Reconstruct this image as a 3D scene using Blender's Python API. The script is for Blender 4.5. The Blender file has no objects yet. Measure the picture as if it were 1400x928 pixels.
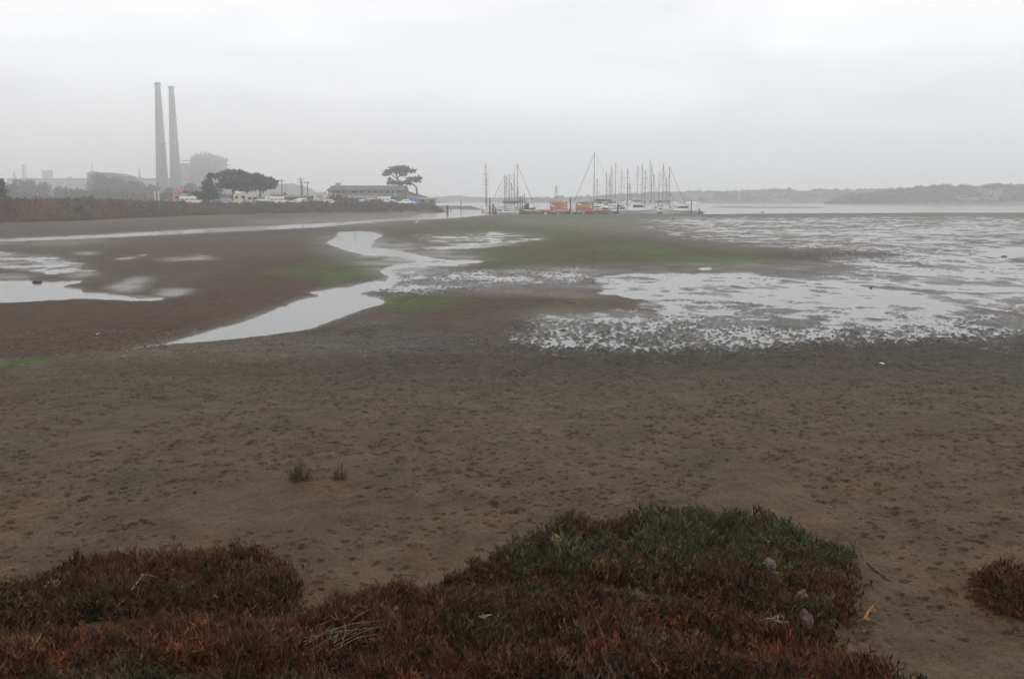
import bpy, bmesh, math, random
import numpy as np
from mathutils import Vector, Matrix

random.seed(7)
rng = np.random.default_rng(11)
scene = bpy.context.scene
col = scene.collection
R = math.radians

# ------------------------------------------------------------------ camera
W0, H0, F = 1400.0, 928.0, 1350.0          # frame of the photograph and its focal length, in its own pixels
HOR, CAMZ = 270.0, 4.0                     # horizon row, eye height above the water
PITCH = math.atan((H0 / 2 - HOR) / F)
cd = bpy.data.cameras.new('camera')
cam = bpy.data.objects.new('camera', cd); col.objects.link(cam)
cam.location = (0, 0, CAMZ); cam.rotation_euler = (math.pi / 2 - PITCH, 0, 0)
cd.sensor_width = 36; cd.lens = 36 * F / W0; cd.clip_start = 0.1; cd.clip_end = 6000
scene.camera = cam
scene.render.resolution_x, scene.render.resolution_y = 1024, 678

# ------------------------------------------------------------------ world, sun, exposure
world = bpy.data.worlds.new('World'); scene.world = world; world.use_nodes = True
nt = world.node_tree; N = nt.nodes; Lk = nt.links; N.clear()
SUN_EL, SUN_AZ = R(46), R(150)
sky = N.new('ShaderNodeTexSky'); sky.sky_type = 'NISHITA'; sky.sun_disc = False
sky.sun_elevation = SUN_EL; sky.sun_rotation = SUN_AZ; sky.air_density = 1.2; sky.dust_density = 4.0
b1 = N.new('ShaderNodeBackground'); b1.inputs['Strength'].default_value = 0.06
Lk.new(sky.outputs[0], b1.inputs['Color'])
tc = N.new('ShaderNodeTexCoord')
mp = N.new('ShaderNodeMapping'); mp.inputs['Scale'].default_value = (1.6, 1.6, 9.0)
Lk.new(tc.outputs['Generated'], mp.inputs['Vector'])
nz = N.new('ShaderNodeTexNoise'); nz.inputs['Scale'].default_value = 1.7; nz.inputs['Detail'].default_value = 6; nz.inputs['Roughness'].default_value = 0.55
nz.inputs['Distortion'].default_value = 0.6
Lk.new(mp.outputs[0], nz.inputs['Vector'])
cr = N.new('ShaderNodeValToRGB')
cr.color_ramp.elements[0].position = 0.33; cr.color_ramp.elements[0].color = (0.59, 0.60, 0.625, 1)
cr.color_ramp.elements[1].position = 0.68; cr.color_ramp.elements[1].color = (0.81, 0.81, 0.808, 1)
Lk.new(nz.outputs['Fac'], cr.inputs['Fac'])
b2 = N.new('ShaderNodeBackground'); b2.inputs['Strength'].default_value = 1.85
Lk.new(cr.outputs[0], b2.inputs['Color'])
mx = N.new('ShaderNodeMixShader'); mx.inputs[0].default_value = 0.88
Lk.new(b1.outputs[0], mx.inputs[1]); Lk.new(b2.outputs[0], mx.inputs[2])
wo = N.new('ShaderNodeOutputWorld'); Lk.new(mx.outputs[0], wo.inputs['Surface'])

sl = bpy.data.lights.new('sun', 'SUN'); sl.energy = 0.6; sl.angle = R(25); sl.color = (1.0, 0.97, 0.93)
sun = bpy.data.objects.new('sun', sl); col.objects.link(sun)
sd = Vector((math.sin(SUN_AZ) * math.cos(SUN_EL), math.cos(SUN_AZ) * math.cos(SUN_EL), math.sin(SUN_EL)))
sun.rotation_euler = sd.to_track_quat('Z', 'Y').to_euler(); sun.location = (0, -20, 60)

vs = scene.view_settings
vs.view_transform = 'Standard'; vs.look = 'None'; vs.exposure = 0.0; vs.gamma = 1.0; vs.use_curve_mapping = False
scene.render.engine = 'CYCLES'
cy = scene.cycles
cy.max_bounces = 5; cy.adaptive_threshold = 0.02; cy.diffuse_bounces = 2; cy.glossy_bounces = 2; cy.transmission_bounces = 2; cy.volume_bounces = 4
cy.transparent_max_bounces = 4; cy.use_denoising = True; cy.caustics_reflective = False; cy.caustics_refractive = False

# ------------------------------------------------------------------ photograph <-> place
CT, ST = math.cos(PITCH), math.sin(PITCH)
def ray(px, py):
    dx, dy = (px - W0 / 2) / F, (H0 / 2 - py) / F
    return dx, CT + dy * ST, -ST + dy * CT
def P(px, py, Y):
    x, y, z = ray(px, py); return Vector((x / y * Y, Y, CAMZ + z / y * Y))
def G(px, py, z=0.0):
    x, y, w = ray(px, py); t = (z - CAMZ) / w; return Vector((x * t, y * t, z))
def proj(X, Y, Z):
    d = Y * CT - (Z - CAMZ) * ST; u = Y * ST + (Z - CAMZ) * CT
    return W0 / 2 + F * X / d, H0 / 2 - F * u / d

# ------------------------------------------------------------------ noise
def _h(ix, iy, s):
    with np.errstate(over='ignore'):
        n = ix.astype(np.uint32) * np.uint32(374761393) + iy.astype(np.uint32) * np.uint32(668265263) + np.uint32((s * 2246822519) & 0xffffffff)
        n = (n ^ (n >> np.uint32(13))) * np.uint32(1274126177)
        n = n ^ (n >> np.uint32(16))
    return (n & np.uint32(0xffffff)).astype(np.float64) / float(0xffffff)
def vnoise(x, y, s=0):
    x = np.asarray(x, float); y = np.asarray(y, float)
    fx = np.floor(x); fy = np.floor(y); ix = fx.astype(np.int64); iy = fy.astype(np.int64)
    tx = x - fx; ty = y - fy; tx = tx * tx * (3 - 2 * tx); ty = ty * ty * (3 - 2 * ty)
    a = _h(ix, iy, s); b = _h(ix + 1, iy, s); c = _h(ix, iy + 1, s); d = _h(ix + 1, iy + 1, s)
    return (a + (b - a) * tx) * (1 - ty) + (c + (d - c) * tx) * ty
def fbm(x, y, o=3, s=0):
    r = 0; a = 1.0; t = 0
    for k in range(o):
        r = r + a * vnoise(np.asarray(x) * 2 ** k + 17.3 * k, np.asarray(y) * 2 ** k - 9.1 * k, s + k); t += a; a *= 0.5
    return r / t
def sstep(a, b, x):
    t = np.clip((np.asarray(x, float) - a) / (b - a), 0, 1); return t * t * (3 - 2 * t)

# ------------------------------------------------------------------ materials (all procedural)
def mat(name, c, rough=0.7, var=0.18, scale=3.0, metal=0.0, bump=0.0, spec=0.5):
    m = bpy.data.materials.get(name)
    if m: return m
    m = bpy.data.materials.new(name); m.use_nodes = True
    t = m.node_tree; b = t.nodes['Principled BSDF']
    b.inputs['Roughness'].default_value = rough; b.inputs['Metallic'].default_value = metal
    b.inputs['Specular IOR Level'].default_value = spec
    tx = t.nodes.new('ShaderNodeTexCoord'); n = t.nodes.new('ShaderNodeTexNoise')
    n.inputs['Scale'].default_value = scale; n.inputs['Detail'].default_value = 5
    t.links.new(tx.outputs['Object'], n.inputs['Vector'])
    r = t.nodes.new('ShaderNodeValToRGB')
    r.color_ramp.elements[0].position = 0.3; r.color_ramp.elements[1].position = 0.7
    r.color_ramp.elements[0].color = (*[max(0, x * (1 - var)) for x in c], 1)
    r.color_ramp.elements[1].color = (*[min(1, x * (1 + var)) for x in c], 1)
    t.links.new(n.outputs['Fac'], r.inputs['Fac']); t.links.new(r.outputs[0], b.inputs['Base Color'])
    if bump:
        bp = t.nodes.new('ShaderNodeBump'); bp.inputs['Strength'].default_value = bump; bp.inputs['Distance'].default_value = 0.1
        t.links.new(n.outputs['Fac'], bp.inputs['Height']); t.links.new(bp.outputs[0], b.inputs['Normal'])
    return m
def tint_mat(name, rough=0.6, trans=0.0):
    """colour comes from each plant's own 'tint' value"""
    m = bpy.data.materials.new(name); m.use_nodes = True
    t = m.node_tree; b = t.nodes['Principled BSDF']; b.inputs['Roughness'].default_value = rough
    b.inputs['Specular IOR Level'].default_value = 0.25
    a = t.nodes.new('ShaderNodeAttribute'); a.attribute_type = 'INSTANCER'; a.attribute_name = 'tint'
    o = t.nodes.new('ShaderNodeTexCoord'); n = t.nodes.new('ShaderNodeTexNoise'); n.inputs['Scale'].default_value = 14
    t.links.new(o.outputs['Object'], n.inputs['Vector'])
    hs = t.nodes.new('ShaderNodeHueSaturation'); t.links.new(a.outputs['Color'], hs.inputs['Color'])
    mr = t.nodes.new('ShaderNodeMapRange'); mr.inputs['From Min'].default_value = 0.3; mr.inputs['From Max'].default_value = 0.7
    mr.inputs['To Min'].default_value = 0.55; mr.inputs['To Max'].default_value = 1.5
    t.links.new(n.outputs['Fac'], mr.inputs['Value']); t.links.new(mr.outputs[0], hs.inputs['Value'])
    t.links.new(hs.outputs[0], b.inputs['Base Color'])
    return m

# ------------------------------------------------------------------ mesh helpers
class MB:
    def __init__(s): s.v = []; s.f = []
    def add(s, vs_, fs):
        o = len(s.v); s.v += [tuple(p) for p in vs_]; s.f += [tuple(i + o for i in q) for q in fs]; return s
    def box(s, c, d, rz=0.0, taper=1.0, rx=0.0):
        x, y, z = d[0] / 2, d[1] / 2, d[2] / 2
        M = Matrix.Translation(c) @ Matrix.Rotation(rz, 4, 'Z') @ Matrix.Rotation(rx, 4, 'X')
        q = [(-x, -y, -z), (x, -y, -z), (x, y, -z), (-x, y, -z)] + [(-x * taper, -y * taper, z), (x * taper, -y * taper, z), (x * taper, y * taper, z), (-x * taper, y * taper, z)]
        return s.add([M @ Vector(p) for p in q], [(3, 2, 1, 0), (4, 5, 6, 7), (0, 1, 5, 4), (1, 2, 6, 5), (2, 3, 7, 6), (3, 0, 4, 7)])
    def tube(s, p0, p1, r0, r1=None, n=6, cap=True):
        p0 = Vector(p0); p1 = Vector(p1); r1 = r0 if r1 is None else r1
        d = (p1 - p0)
        if d.length < 1e-6: return s
        d.normalize(); a = d.cross(Vector((0, 0, 1)));
        if a.length < 1e-3: a = d.cross(Vector((1, 0, 0)))
        a.normalize(); b = d.cross(a)
        q = []
        for p, r in ((p0, r0), (p1, r1)):
            for k in range(n):
                t = 2 * math.pi * k / n; q.append(p + (a * math.cos(t) + b * math.sin(t)) * r)
        fs = [(k, (k + 1) % n, n + (k + 1) % n, n + k) for k in range(n)]
        if cap: fs += [tuple(range(n - 1, -1, -1)), tuple(range(n, 2 * n))]
        return s.add(q, fs)
    def path(s, pts, rs, n=6):
        for a, b, r0, r1 in zip(pts[:-1], pts[1:], rs[:-1], rs[1:]): s.tube(a, b, r0, r1, n)
        return s
    def lathe(s, prof, n=16, c=(0, 0, 0)):
        q = []; fs = []
        for (r, z) in prof:
            for k in range(n):
                t = 2 * math.pi * k / n; q.append((c[0] + r * math.cos(t), c[1] + r * math.sin(t), c[2] + z))
        for i in range(len(prof) - 1):
            for k in range(n): fs.append((i * n + k, i * n + (k + 1) % n, (i + 1) * n + (k + 1) % n, (i + 1) * n + k))
        fs += [tuple(range(n - 1, -1, -1)), tuple(range((len(prof) - 1) * n, len(prof) * n))]
        return s.add(q, fs)
    def loft(s, secs, close=True):
        n = len(secs[0]); q = [p for sec in secs for p in sec]; fs = []
        for i in range(len(secs) - 1):
            for k in range(n if close else n - 1):
                fs.append((i * n + k, i * n + (k + 1) % n, (i + 1) * n + (k + 1) % n, (i + 1) * n + k))
        if close: fs += [tuple(range(n - 1, -1, -1)), tuple(range((len(secs) - 1) * n, len(secs) * n))]
        return s.add(q, fs)
    def prism(s, poly, y0, y1):     # poly in x,z
        n = len(poly); q = [(x, y0, z) for x, z in poly] + [(x, y1, z) for x, z in poly]
        return s.add(q, [tuple(range(n)), tuple(range(2 * n - 1, n - 1, -1))] + [(k, n + k, n + (k + 1) % n, (k + 1) % n) for k in range(n)])
    def build(s, name, m, parent=None, smooth=False, loc=None):
        me = bpy.data.meshes.new(name); me.from_pydata(s.v, [], s.f); me.update()
        if smooth: me.polygons.foreach_set('use_smooth', [True] * len(me.polygons))
        return link(name, me, m, parent, loc)
def link(name, me, m, parent=None, loc=None):
    o = bpy.data.objects.new(name, me); col.objects.link(o)
    if m is not None and not me.materials: me.materials.append(m)
    if parent is not None: o.parent = parent
    if loc is not None: o.location = loc
    return o
def fast_mesh(name, verts, faces, smooth=True):
    verts = np.asarray(verts, np.float32); faces = np.asarray(faces, np.int32); k = faces.shape[1]
    me = bpy.data.meshes.new(name)
    me.vertices.add(len(verts)); me.vertices.foreach_set('co', verts.ravel())
    me.loops.add(faces.size); me.loops.foreach_set('vertex_index', faces.ravel())
    me.polygons.add(len(faces)); me.polygons.foreach_set('loop_start', np.arange(0, faces.size, k, dtype=np.int32))
    me.polygons.foreach_set('loop_total', np.full(len(faces), k, np.int32))
    me.update(calc_edges=True)
    if smooth: me.polygons.foreach_set('use_smooth', np.ones(len(faces), bool))
    return me
def grid_faces(nr, nc):
    i = np.arange(nr - 1)[:, None] * nc + np.arange(nc - 1)[None, :]
    return np.stack([i, i + 1, i + nc + 1, i + nc], -1).reshape(-1, 4)
def tag(o, label=None, cat=None, group=None, kind=None):
    if label: o['label'] = label
    if cat: o['category'] = cat
    if group: o['group'] = group
    if kind: o['kind'] = kind
    return o
def thing(name, label, cat, loc=(0, 0, 0), rz=0.0, group=None):
    o = bpy.data.objects.new(name, None); col.objects.link(o); o.empty_display_size = 0.2
    o.location = loc; o.rotation_euler = (0, 0, rz); return tag(o, label, cat, group)
def copy_tree(o, parent=None):
    c = o.copy(); col.objects.link(c); c.parent = parent
    for ch in list(o.children): copy_tree(ch, c)
    return c

# point scatter of plant sprigs (ground cover): one object, sprigs placed by geometry nodes
def proto_collection(name, meshes, m):
    c = bpy.data.collections.new(name)
    for k, me in enumerate(meshes):
        me.materials.append(m); c.objects.link(bpy.data.objects.new('%s_%d' % (name, k), me))
    return c
def scatter(name, pts, rots, scl, tint, idx, coll, parent=None):
    me = bpy.data.meshes.new(name); n = len(pts)
    me.vertices.add(n); me.vertices.foreach_set('co', np.asarray(pts, np.float32).ravel())
    for nm, ty, arr, key in (('rot', 'FLOAT_VECTOR', rots, 'vector'), ('tint', 'FLOAT_VECTOR', tint, 'vector'), ('scl', 'FLOAT_VECTOR', scl, 'vector'), ('idx', 'INT', idx, 'value')):
        a = me.attributes.new(nm, ty, 'POINT')
        a.data.foreach_set(key, np.asarray(arr, np.int32 if ty == 'INT' else np.float32).ravel())
    o = link(name, me, None, parent)
    g = bpy.data.node_groups.new(name + '_nodes', 'GeometryNodeTree')
    g.interface.new_socket('Geometry', in_out='INPUT', socket_type='NodeSocketGeometry')
    g.interface.new_socket('Geometry', in_out='OUTPUT', socket_type='NodeSocketGeometry')
    gi = g.nodes.new('NodeGroupInput'); go = g.nodes.new('NodeGroupOutput')
    ip = g.nodes.new('GeometryNodeInstanceOnPoints'); ci = g.nodes.new('GeometryNodeCollectionInfo')
    ci.inputs['Collection'].default_value = coll; ci.inputs['Separate Children'].default_value = True; ci.inputs['Reset Children'].default_value = True
    def na(nm, ty):
        a = g.nodes.new('GeometryNodeInputNamedAttribute'); a.data_type = ty; a.inputs['Name'].default_value = nm; return a.outputs['Attribute']
    g.links.new(gi.outputs[0], ip.inputs['Points']); g.links.new(ci.outputs[0], ip.inputs['Instance'])
    ip.inputs['Pick Instance'].default_value = True
    g.links.new(na('idx', 'INT'), ip.inputs['Instance Index']); g.links.new(na('rot', 'FLOAT_VECTOR'), ip.inputs['Rotation'])
    g.links.new(na('scl', 'FLOAT_VECTOR'), ip.inputs['Scale']); g.links.new(ip.outputs[0], go.inputs[0])
    md = o.modifiers.new('plants', 'NODES'); md.node_group = g
    return o

# ================================================================== THE TIDAL FLAT
# plan of the flat: outlines of pools, runnels and wet films, read off the photograph and laid on the ground plane
SX, SY0, SY1 = -200, 284.0, 520.0
NX, NY = 1800, int((SY1 - SY0) * 2)
gx, gy = np.meshgrid(np.arange(NX) + SX + 0.5, SY0 + (np.arange(NY) + 0.5) / 2)
def raster(poly):
    c = np.zeros(gx.shape, bool); n = len(poly)
    ys = [p[1] for p in poly]; r0 = max(0, int((min(ys) - SY0) * 2) - 1); r1 = min(NY, int((max(ys) - SY0) * 2) + 2)
    X = gx[r0:r1]; Y = gy[r0:r1]; k = np.zeros(X.shape, bool)
    for i in range(n):
        (x0, y0), (x1, y1) = poly[i], poly[(i + 1) % n]
        if y0 == y1: continue
        k ^= ((y0 > Y) != (y1 > Y)) & (X < (x1 - x0) * (Y - y0) / (y1 - y0) + x0)
    c[r0:r1] = k; return c
def blur(a, sx, sy):
    for ax, s in ((1, sx), (0, sy * 2)):
        if s <= 0: continue
        r = max(1, int(3 * s)); w = np.exp(-0.5 * (np.arange(-r, r + 1) / s) ** 2); w /= w.sum()
        pad = [(0, 0), (0, 0)]; pad[ax] = (r, r); b = np.pad(a, pad, mode='edge'); o = np.zeros_like(a)
        for i, q in enumerate(w):
            sl_ = [slice(None), slice(None)]; sl_[ax] = slice(i, i + a.shape[ax]); o += q * b[tuple(sl_)]
        a = o
    return a
def z7(pts): return [(x / 2.979, 270 + y / 2.979) for x, y in pts]
def z8(pts): return [(430 + x / 2.979, 270 + y / 2.979) for x, y in pts]
def z6(pts): return [(950 + x / 3.111, 220 + y / 3.111) for x, y in pts]

pool_left = z7([(-600, 335), (0, 340), (110, 337), (150, 346), (240, 345), (325, 340), (318, 350), (250, 360), (245, 368), (330, 376), (322, 390), (420, 390), (520, 402), (560, 408), (668, 408), (655, 419), (600, 422), (300, 418), (150, 422), (0, 430), (-600, 440)])
stream = z7([(500, 622), (620, 604), (650, 600), (760, 572), (870, 540), (960, 518), (1090, 470), (1180, 432), (1258, 408), (1295, 405), (1300, 400), (1262, 386), (1330, 375), (1361, 372)]) + \
    z8([(80, 370), (150, 365), (190, 350), (290, 340), (310, 325), (258, 300), (300, 285), (335, 273), (430, 263), (330, 241), (205, 235), (118, 213), (48, 186), (92, 160), (98, 142), (235, 139), (272, 154), (240, 180), (232, 206), (330, 212), (400, 232), (480, 246), (520, 258), (500, 280), (470, 300), (400, 325), (350, 340), (310, 364), (190, 388), (200, 397), (270, 415), (288, 430), (205, 455), (140, 480), (60, 508), (0, 533)]) + \
    z7([(1240, 542), (1080, 562), (900, 582), (700, 597)])
channel = [(-200, 332), (0, 327.6), (134, 321.6), (268, 314.2), (430, 306.3), (514, 300.8), (564, 296.6), (585, 291), (611, 288.6), (700, 286), (700, 291), (655, 295), (611, 298.6), (564, 301), (514, 303.8), (430, 310.8), (268, 319), (134, 325.6), (0, 330.6), (-200, 336)]
level = np.zeros(gx.shape); pock = np.zeros(gx.shape)
def put(poly, v, sx=1.6, sy=0.5):
    global level
    m = blur(raster(poly).astype(float), sx, sy); level = level * (1 - m) + v * m
def putp(poly, v, sx=14, sy=4):
    global pock
    pock = np.maximum(pock, blur(raster(poly).astype(float), sx, sy) * v)
# broad, half-drained areas first, clear pools last
put([(560, 322), (660, 316), (760, 322), (700, 336), (590, 345)], 0.30, 20, 3)
put([(880, 298), (1600, 296), (1600, 345), (1250, 346), (1040, 338), (900, 322)], 0.365, 30, 3)
put([(1090, 318), (1260, 316), (1330, 322), (1300, 333), (1100, 336)], 0.45, 20, 2)
put([(1180, 338), (1600, 336), (1600, 358), (1280, 358)], 0.46, 18, 2)
put([(1325, 340), (1600, 339), (1600, 353), (1380, 354)], 0.85, 8, 1)
put([(1120, 352), (1250, 350), (1600, 350), (1600, 372), (1150, 374)], 0.39, 20, 2)
put([(490, 392), (540, 378), (640, 370), (790, 366), (815, 374), (790, 388), (640, 392), (560, 402), (500, 404)], 0.42, 12, 3)
put([(811, 381), (840, 375), (1030, 373), (1080, 381), (1160, 374), (1260, 366), (1600, 362), (1600, 420), (1450, 422), (1340, 422), (1250, 438), (1100, 444), (950, 418), (890, 410), (810, 402), (828, 397), (815, 388)], 0.61, 5, 1.0)
put([(1060, 386), (1180, 388), (1260, 396), (1120, 402)], 0.50, 14, 2)
put([(1200, 396), (1380, 388), (1390, 396), (1240, 404)], 0.52, 14, 1.5)
put([(950, 378), (1010, 384), (1040, 398), (960, 396)], 0.55, 8, 1.5)
put([(980, 416), (1060, 418), (1090, 432), (1010, 432)], 0.46, 8, 1.5)
put([(1150, 418), (1300, 412), (1310, 420), (1180, 426)], 0.50, 12, 1.5)
put([(735, 434), (790, 428), (930, 426), (1010, 430), (1120, 446), (1260, 444), (1400, 422), (1600, 420), (1600, 452), (1400, 460), (1100, 472), (960, 480), (800, 478), (700, 462)], 0.405, 22, 4)
put([(880, 406), (1000, 412), (1130, 424), (1250, 428), (1400, 412), (1600, 410), (1600, 438), (1400, 442), (1250, 454), (1050, 458), (900, 434)], .50, 22, 4)
put([(740, 432), (900, 427), (980, 436), (900, 444), (800, 442)], 0.53, 14, 2)
put([(700, 455), (900, 462), (900, 478), (720, 474)], 0.40, 14, 3)
put([(0, 345), (90, 352), (130, 372), (60, 376), (0, 366), (-200, 366), (-200, 345)], 0.42, 12, 2)
put(pool_left, 1.0, 3.0, 0.8); put(stream, 1.0, 2.6, 0.8); put(channel, 1.0, 1.2, 0.3)
put(z8([(300, 290), (480, 250), (690, 258), (640, 275), (520, 300), (440, 330), (330, 345)]), 0.54, 6, 1)
put(z8([(615, 190), (650, 185), (680, 190), (650, 195)]), 1, 2, 0.4); put(z8([(680, 152), (730, 142), (770, 150), (720, 158)]), 0.7, 3, 0.6)
put(z7([(750, 226), (850, 235), (865, 244), (770, 240)]), 0.5, 6, 0.9); put(z7([(455, 256), (600, 228), (605, 236), (500, 262)]), 0.5, 6, 0.9)
put(z7([(180, 308), (230, 305), (232, 315), (180, 316)]), 0.9, 2, 0.5)
put([(958, 366.6), (966, 366), (974, 367), (966, 369.5), (958, 369)], 0.85, 2.5, 0.6)
putp([(480, 392), (560, 372), (820, 362), (830, 384), (700, 396), (500, 408)], 0.8)
putp([(700, 440), (950, 430), (1100, 446), (1260, 442), (1400, 420), (1600, 420), (1600, 458), (1400, 466), (1000, 484), (700, 480)], 1.0, 14, 3)
putp([(880, 404), (1000, 410), (1250, 418), (1600, 400), (1600, 425), (1250, 442), (1080, 446), (940, 430)], .45, 16, 4)
putp([(815, 372), (1040, 370), (1260, 364), (1600, 360), (1600, 376), (1260, 382), (1040, 388), (830, 386)], .40, 16, 3)
putp([(1060, 330), (1330, 336), (1300, 366), (1090, 360)], 0.5)
film = np.zeros(gx.shape)
for pl, v in ((z7([(430, 372), (500, 345), (590, 313), (605, 330), (565, 392), (480, 392)]), .7), (z7([(640, 380), (760, 370), (805, 390), (700, 412), (650, 404)]), .75),
              (z7([(270, 312), (400, 300), (390, 325), (290, 338)]), .65), (z7([(300, 225), (400, 222), (390, 236), (310, 237)]), .65),
              (z7([(-300, 250), (170, 258), (150, 277), (-300, 280)]), .6), (z7([(-300, 182), (200, 176), (500, 160), (400, 190), (-300, 205)]), .45),
              (z7([(640, 250), (860, 240), (880, 255), (650, 262)]), .7), (z7([(-300, 300), (130, 315), (120, 335), (-300, 336)]), .7),
              ([(100, 490), (300, 470), (560, 455), (760, 462), (900, 480), (700, 486), (400, 490)], .10), ([(640, 300), (1500, 292), (1500, 345), (1000, 345), (900, 325)], .22),
              ([(700, 425), (1600, 415), (1600, 462), (1000, 480), (760, 476)], .20), (z8([(40, 200), (100, 140), (700, 240), (500, 320), (300, 360), (250, 300)]), .6),
              ([(480, 396), (620, 370), (830, 362), (1600, 350), (1600, 425), (820, 410), (600, 402)], .36), ([(300, 304), (600, 290), (655, 296), (560, 304), (480, 312)], .4), (z8([(520, 706 - 110), (620, 700 - 110), (620, 610), (530, 612)]), .1)):
    film = np.maximum(film, blur(raster(pl).astype(float), *((26, 3.2) if v <= .6 else (10, 1.5))) * v)
film = np.maximum(film, np.clip(blur(level, 9, 1.6) * 1.5, 0, 1) * .55)
algae = np.zeros(gx.shape)
for pl, v, s in ((z8([(690, 205), (760, 195), (870, 265), (800, 278), (700, 262)]), .85, 12), (z8([(1090, 195), (1400, 190), (1540, 225), (1500, 262), (1180, 245)]), .85, 16),
              ([(830, 345), (960, 348), (1070, 352), (1060, 362), (900, 360)], .7, 14), ([(440, 372), (500, 366), (520, 374), (480, 384), (440, 394)], .75, 10),
              ([(520, 405), (610, 402), (640, 412), (580, 425), (530, 426)], .75, 12), ([(-200, 500), (20, 493), (70, 492), (60, 500), (0, 506), (-200, 512)], 1.2, 6),
              ([(330, 375), (520, 345), (540, 362), (470, 385)], .5, 20), ([(660, 338), (760, 326), (900, 332), (1080, 350), (1060, 364), (860, 362), (700, 360)], .32, 22), ([(680, 296), (900, 294), (900, 304), (700, 306)], .6, 14), ([(560, 310), (830, 305), (800, 330), (600, 335)], .4, 20),
              ([(200, 300), (460, 291), (460, 294), (200, 304)], .4, 10), ([(640, 360), (800, 352), (800, 366), (660, 372)], .35, 14)):
    algae = np.maximum(algae, blur(raster(pl).astype(float), s, s * 0.16) * v)
brown = np.zeros(gx.shape)
for pl, v, s in (([(-200, 412), (60, 410), (230, 405), (360, 350), (470, 358), (440, 395), (330, 430), (200, 470), (60, 490), (-200, 496)], 1.0, 16), ([(540, 440), (620, 405), (760, 392), (830, 405), (700, 425), (600, 445)], .7, 16),
              ([(740, 325), (1000, 330), (1100, 345), (1400, 360), (1000, 372), (760, 360)], .7, 20), ([(100, 505), (700, 485), (1100, 490), (1600, 462), (1600, 490), (900, 512), (100, 530)], .6, 20), ([(150, 340), (400, 335), (330, 372), (150, 380)], .5, 20)):
    brown = np.maximum(brown, blur(raster(pl).astype(float), s, s * 0.2) * v)
def samp(a, px, py):
    u = np.clip(px - SX - 0.5, 0, NX - 1.001); v = np.clip((py - SY0) * 2 - 0.5, 0, NY - 1.001)
    i = u.astype(int); j = v.astype(int); fu = u - i; fv = v - j
    return (a[j, i] * (1 - fu) + a[j, i + 1] * fu) * (1 - fv) + (a[j + 1, i] * (1 - fu) + a[j + 1, i + 1] * fu) * fv

# rows spaced evenly as seen from eye height, columns fanning out: fine close by, coarse far off
rows_py = np.concatenate([np.arange(1500, 960, -12), np.arange(960, 480, -0.76), np.arange(480, 340, -0.62), np.arange(340, 291.4, -0.42)])
ang = np.arctan((rows_py - H0 / 2) / F) + PITCH
rows = CAMZ / np.tan(ang)
rows = np.concatenate([[1.2, 1.8, 2.4], rows[rows > 2.6], rows[-1] * np.exp(np.linspace(0.03, math.log(2300 / rows[-1]), 46))])
rd = np.linspace(-0.56, 0.56, 900)
ex = 0.56 + np.cumsum(0.004 * 1.13 ** np.arange(1, 42))
cols = np.concatenate([-ex[::-1], rd, ex])
gX = np.clip(rows[:, None] * cols[None, :], -2250, 2250); gY = np.repeat(rows[:, None], len(cols), 1)
QX, QY = proj(gX, gY, np.zeros_like(gX))
QYc = np.clip(QY, 0, 2000)
lv = samp(level, QX, QYc); pk = samp(pock, QX, QYc); fl = samp(film, QX, QYc); al = samp(algae, QX, QYc); br = samp(brown, QX, QYc)
near = QY > SY1 - 2
for a_ in (lv, pk, fl): a_[near] = 0
al[near] = 0; br[near] = 0
n_c = fbm(gX / 0.6, gY / 0.9, 3, 13) - 0.5
n_f = fbm(gX / 0.085, gY / 0.15, 2, 3) - 0.5            # clods
n_m = fbm(gX / 2.2, gY / 2.6, 3, 21) - 0.5             # puddle-sized hollows
n_l = fbm(gX / 9.0, gY / 11.0, 3, 41) - 0.5            # broad swells
bell = np.clip(1 - np.abs(lv - 0.5) / 0.5, 0, 1)
hgt = 0.085 * (0.5 - lv) + n_m * (0.022 + 0.10 * bell * (1 - 0.5 * pk)) + n_l * (0.014 + 0.05 * bell * sstep(40, 90, gY) * (1 - pk)) + n_f * (0.012 + 0.115 * pk) + n_c * (0.020 + 0.10 * bell * (1 - .5 * pk))
hgt += 0.10 * sstep(26, 15, gY) + n_f * (0.025 * sstep(30, 20, gY) + .03 * sstep(17, 21, gY) * sstep(60, 40, gY) * (lv < .3))
# the flat falls away at its outer edge, towards the harbour
exs = [-400, 560, 610, 655, 700, 957, 1100, 1250, 1400, 1900]; eys = [285, 285, 296.4, 294.8, 293.6, 293.2, 292.0, 291.2, 290.6, 290]
edge = np.interp(QX, exs, eys) + (vnoise(QX / 9, QX * 0 + 3.3, 5) - 0.5) * 0.5
hgt = np.where(QY < edge, np.minimum(hgt, 0.10 - 0.45 * np.clip(edge - QY, 0, 2)), hgt)
# wormholes, siphon pits and old footmarks
def pit(x, y, rx, ry, depth, rot, kind=0):
    i0, i1 = np.searchsorted(rows, y - 1.4 * max(rx, ry) - .02), np.searchsorted(rows, y + 1.4 * max(rx, ry) + .02)
    j0, j1 = np.searchsorted(cols, (x - 1.4 * rx - .02) / y) - 1, np.searchsorted(cols, (x + 1.4 * rx + .02) / y) + 1
    if i1 <= i0 or j1 <= j0 or j0 < 0: return
    X = gX[i0:i1, j0:j1] - x; Y = gY[i0:i1, j0:j1] - y
    c, s = math.cos(rot), math.sin(rot)
    q = np.sqrt(((X * c + Y * s) / rx) ** 2 + ((-X * s + Y * c) / ry) ** 2)
    hgt[i0:i1, j0:j1] -= depth * np.clip(1 - q ** 5, 0, 1) - 0.12 * depth * np.exp(-((q - 1.2) / 0.22) ** 2)
pits = []
npit = 17000
yy = np.sqrt(rng.uniform(8.2 ** 2, 30 ** 2, npit)); xr = rng.uniform(-0.60, 0.60, npit)
keep = vnoise(xr * yy / 1.7, yy / 1.7, 77) > 0.22
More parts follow.
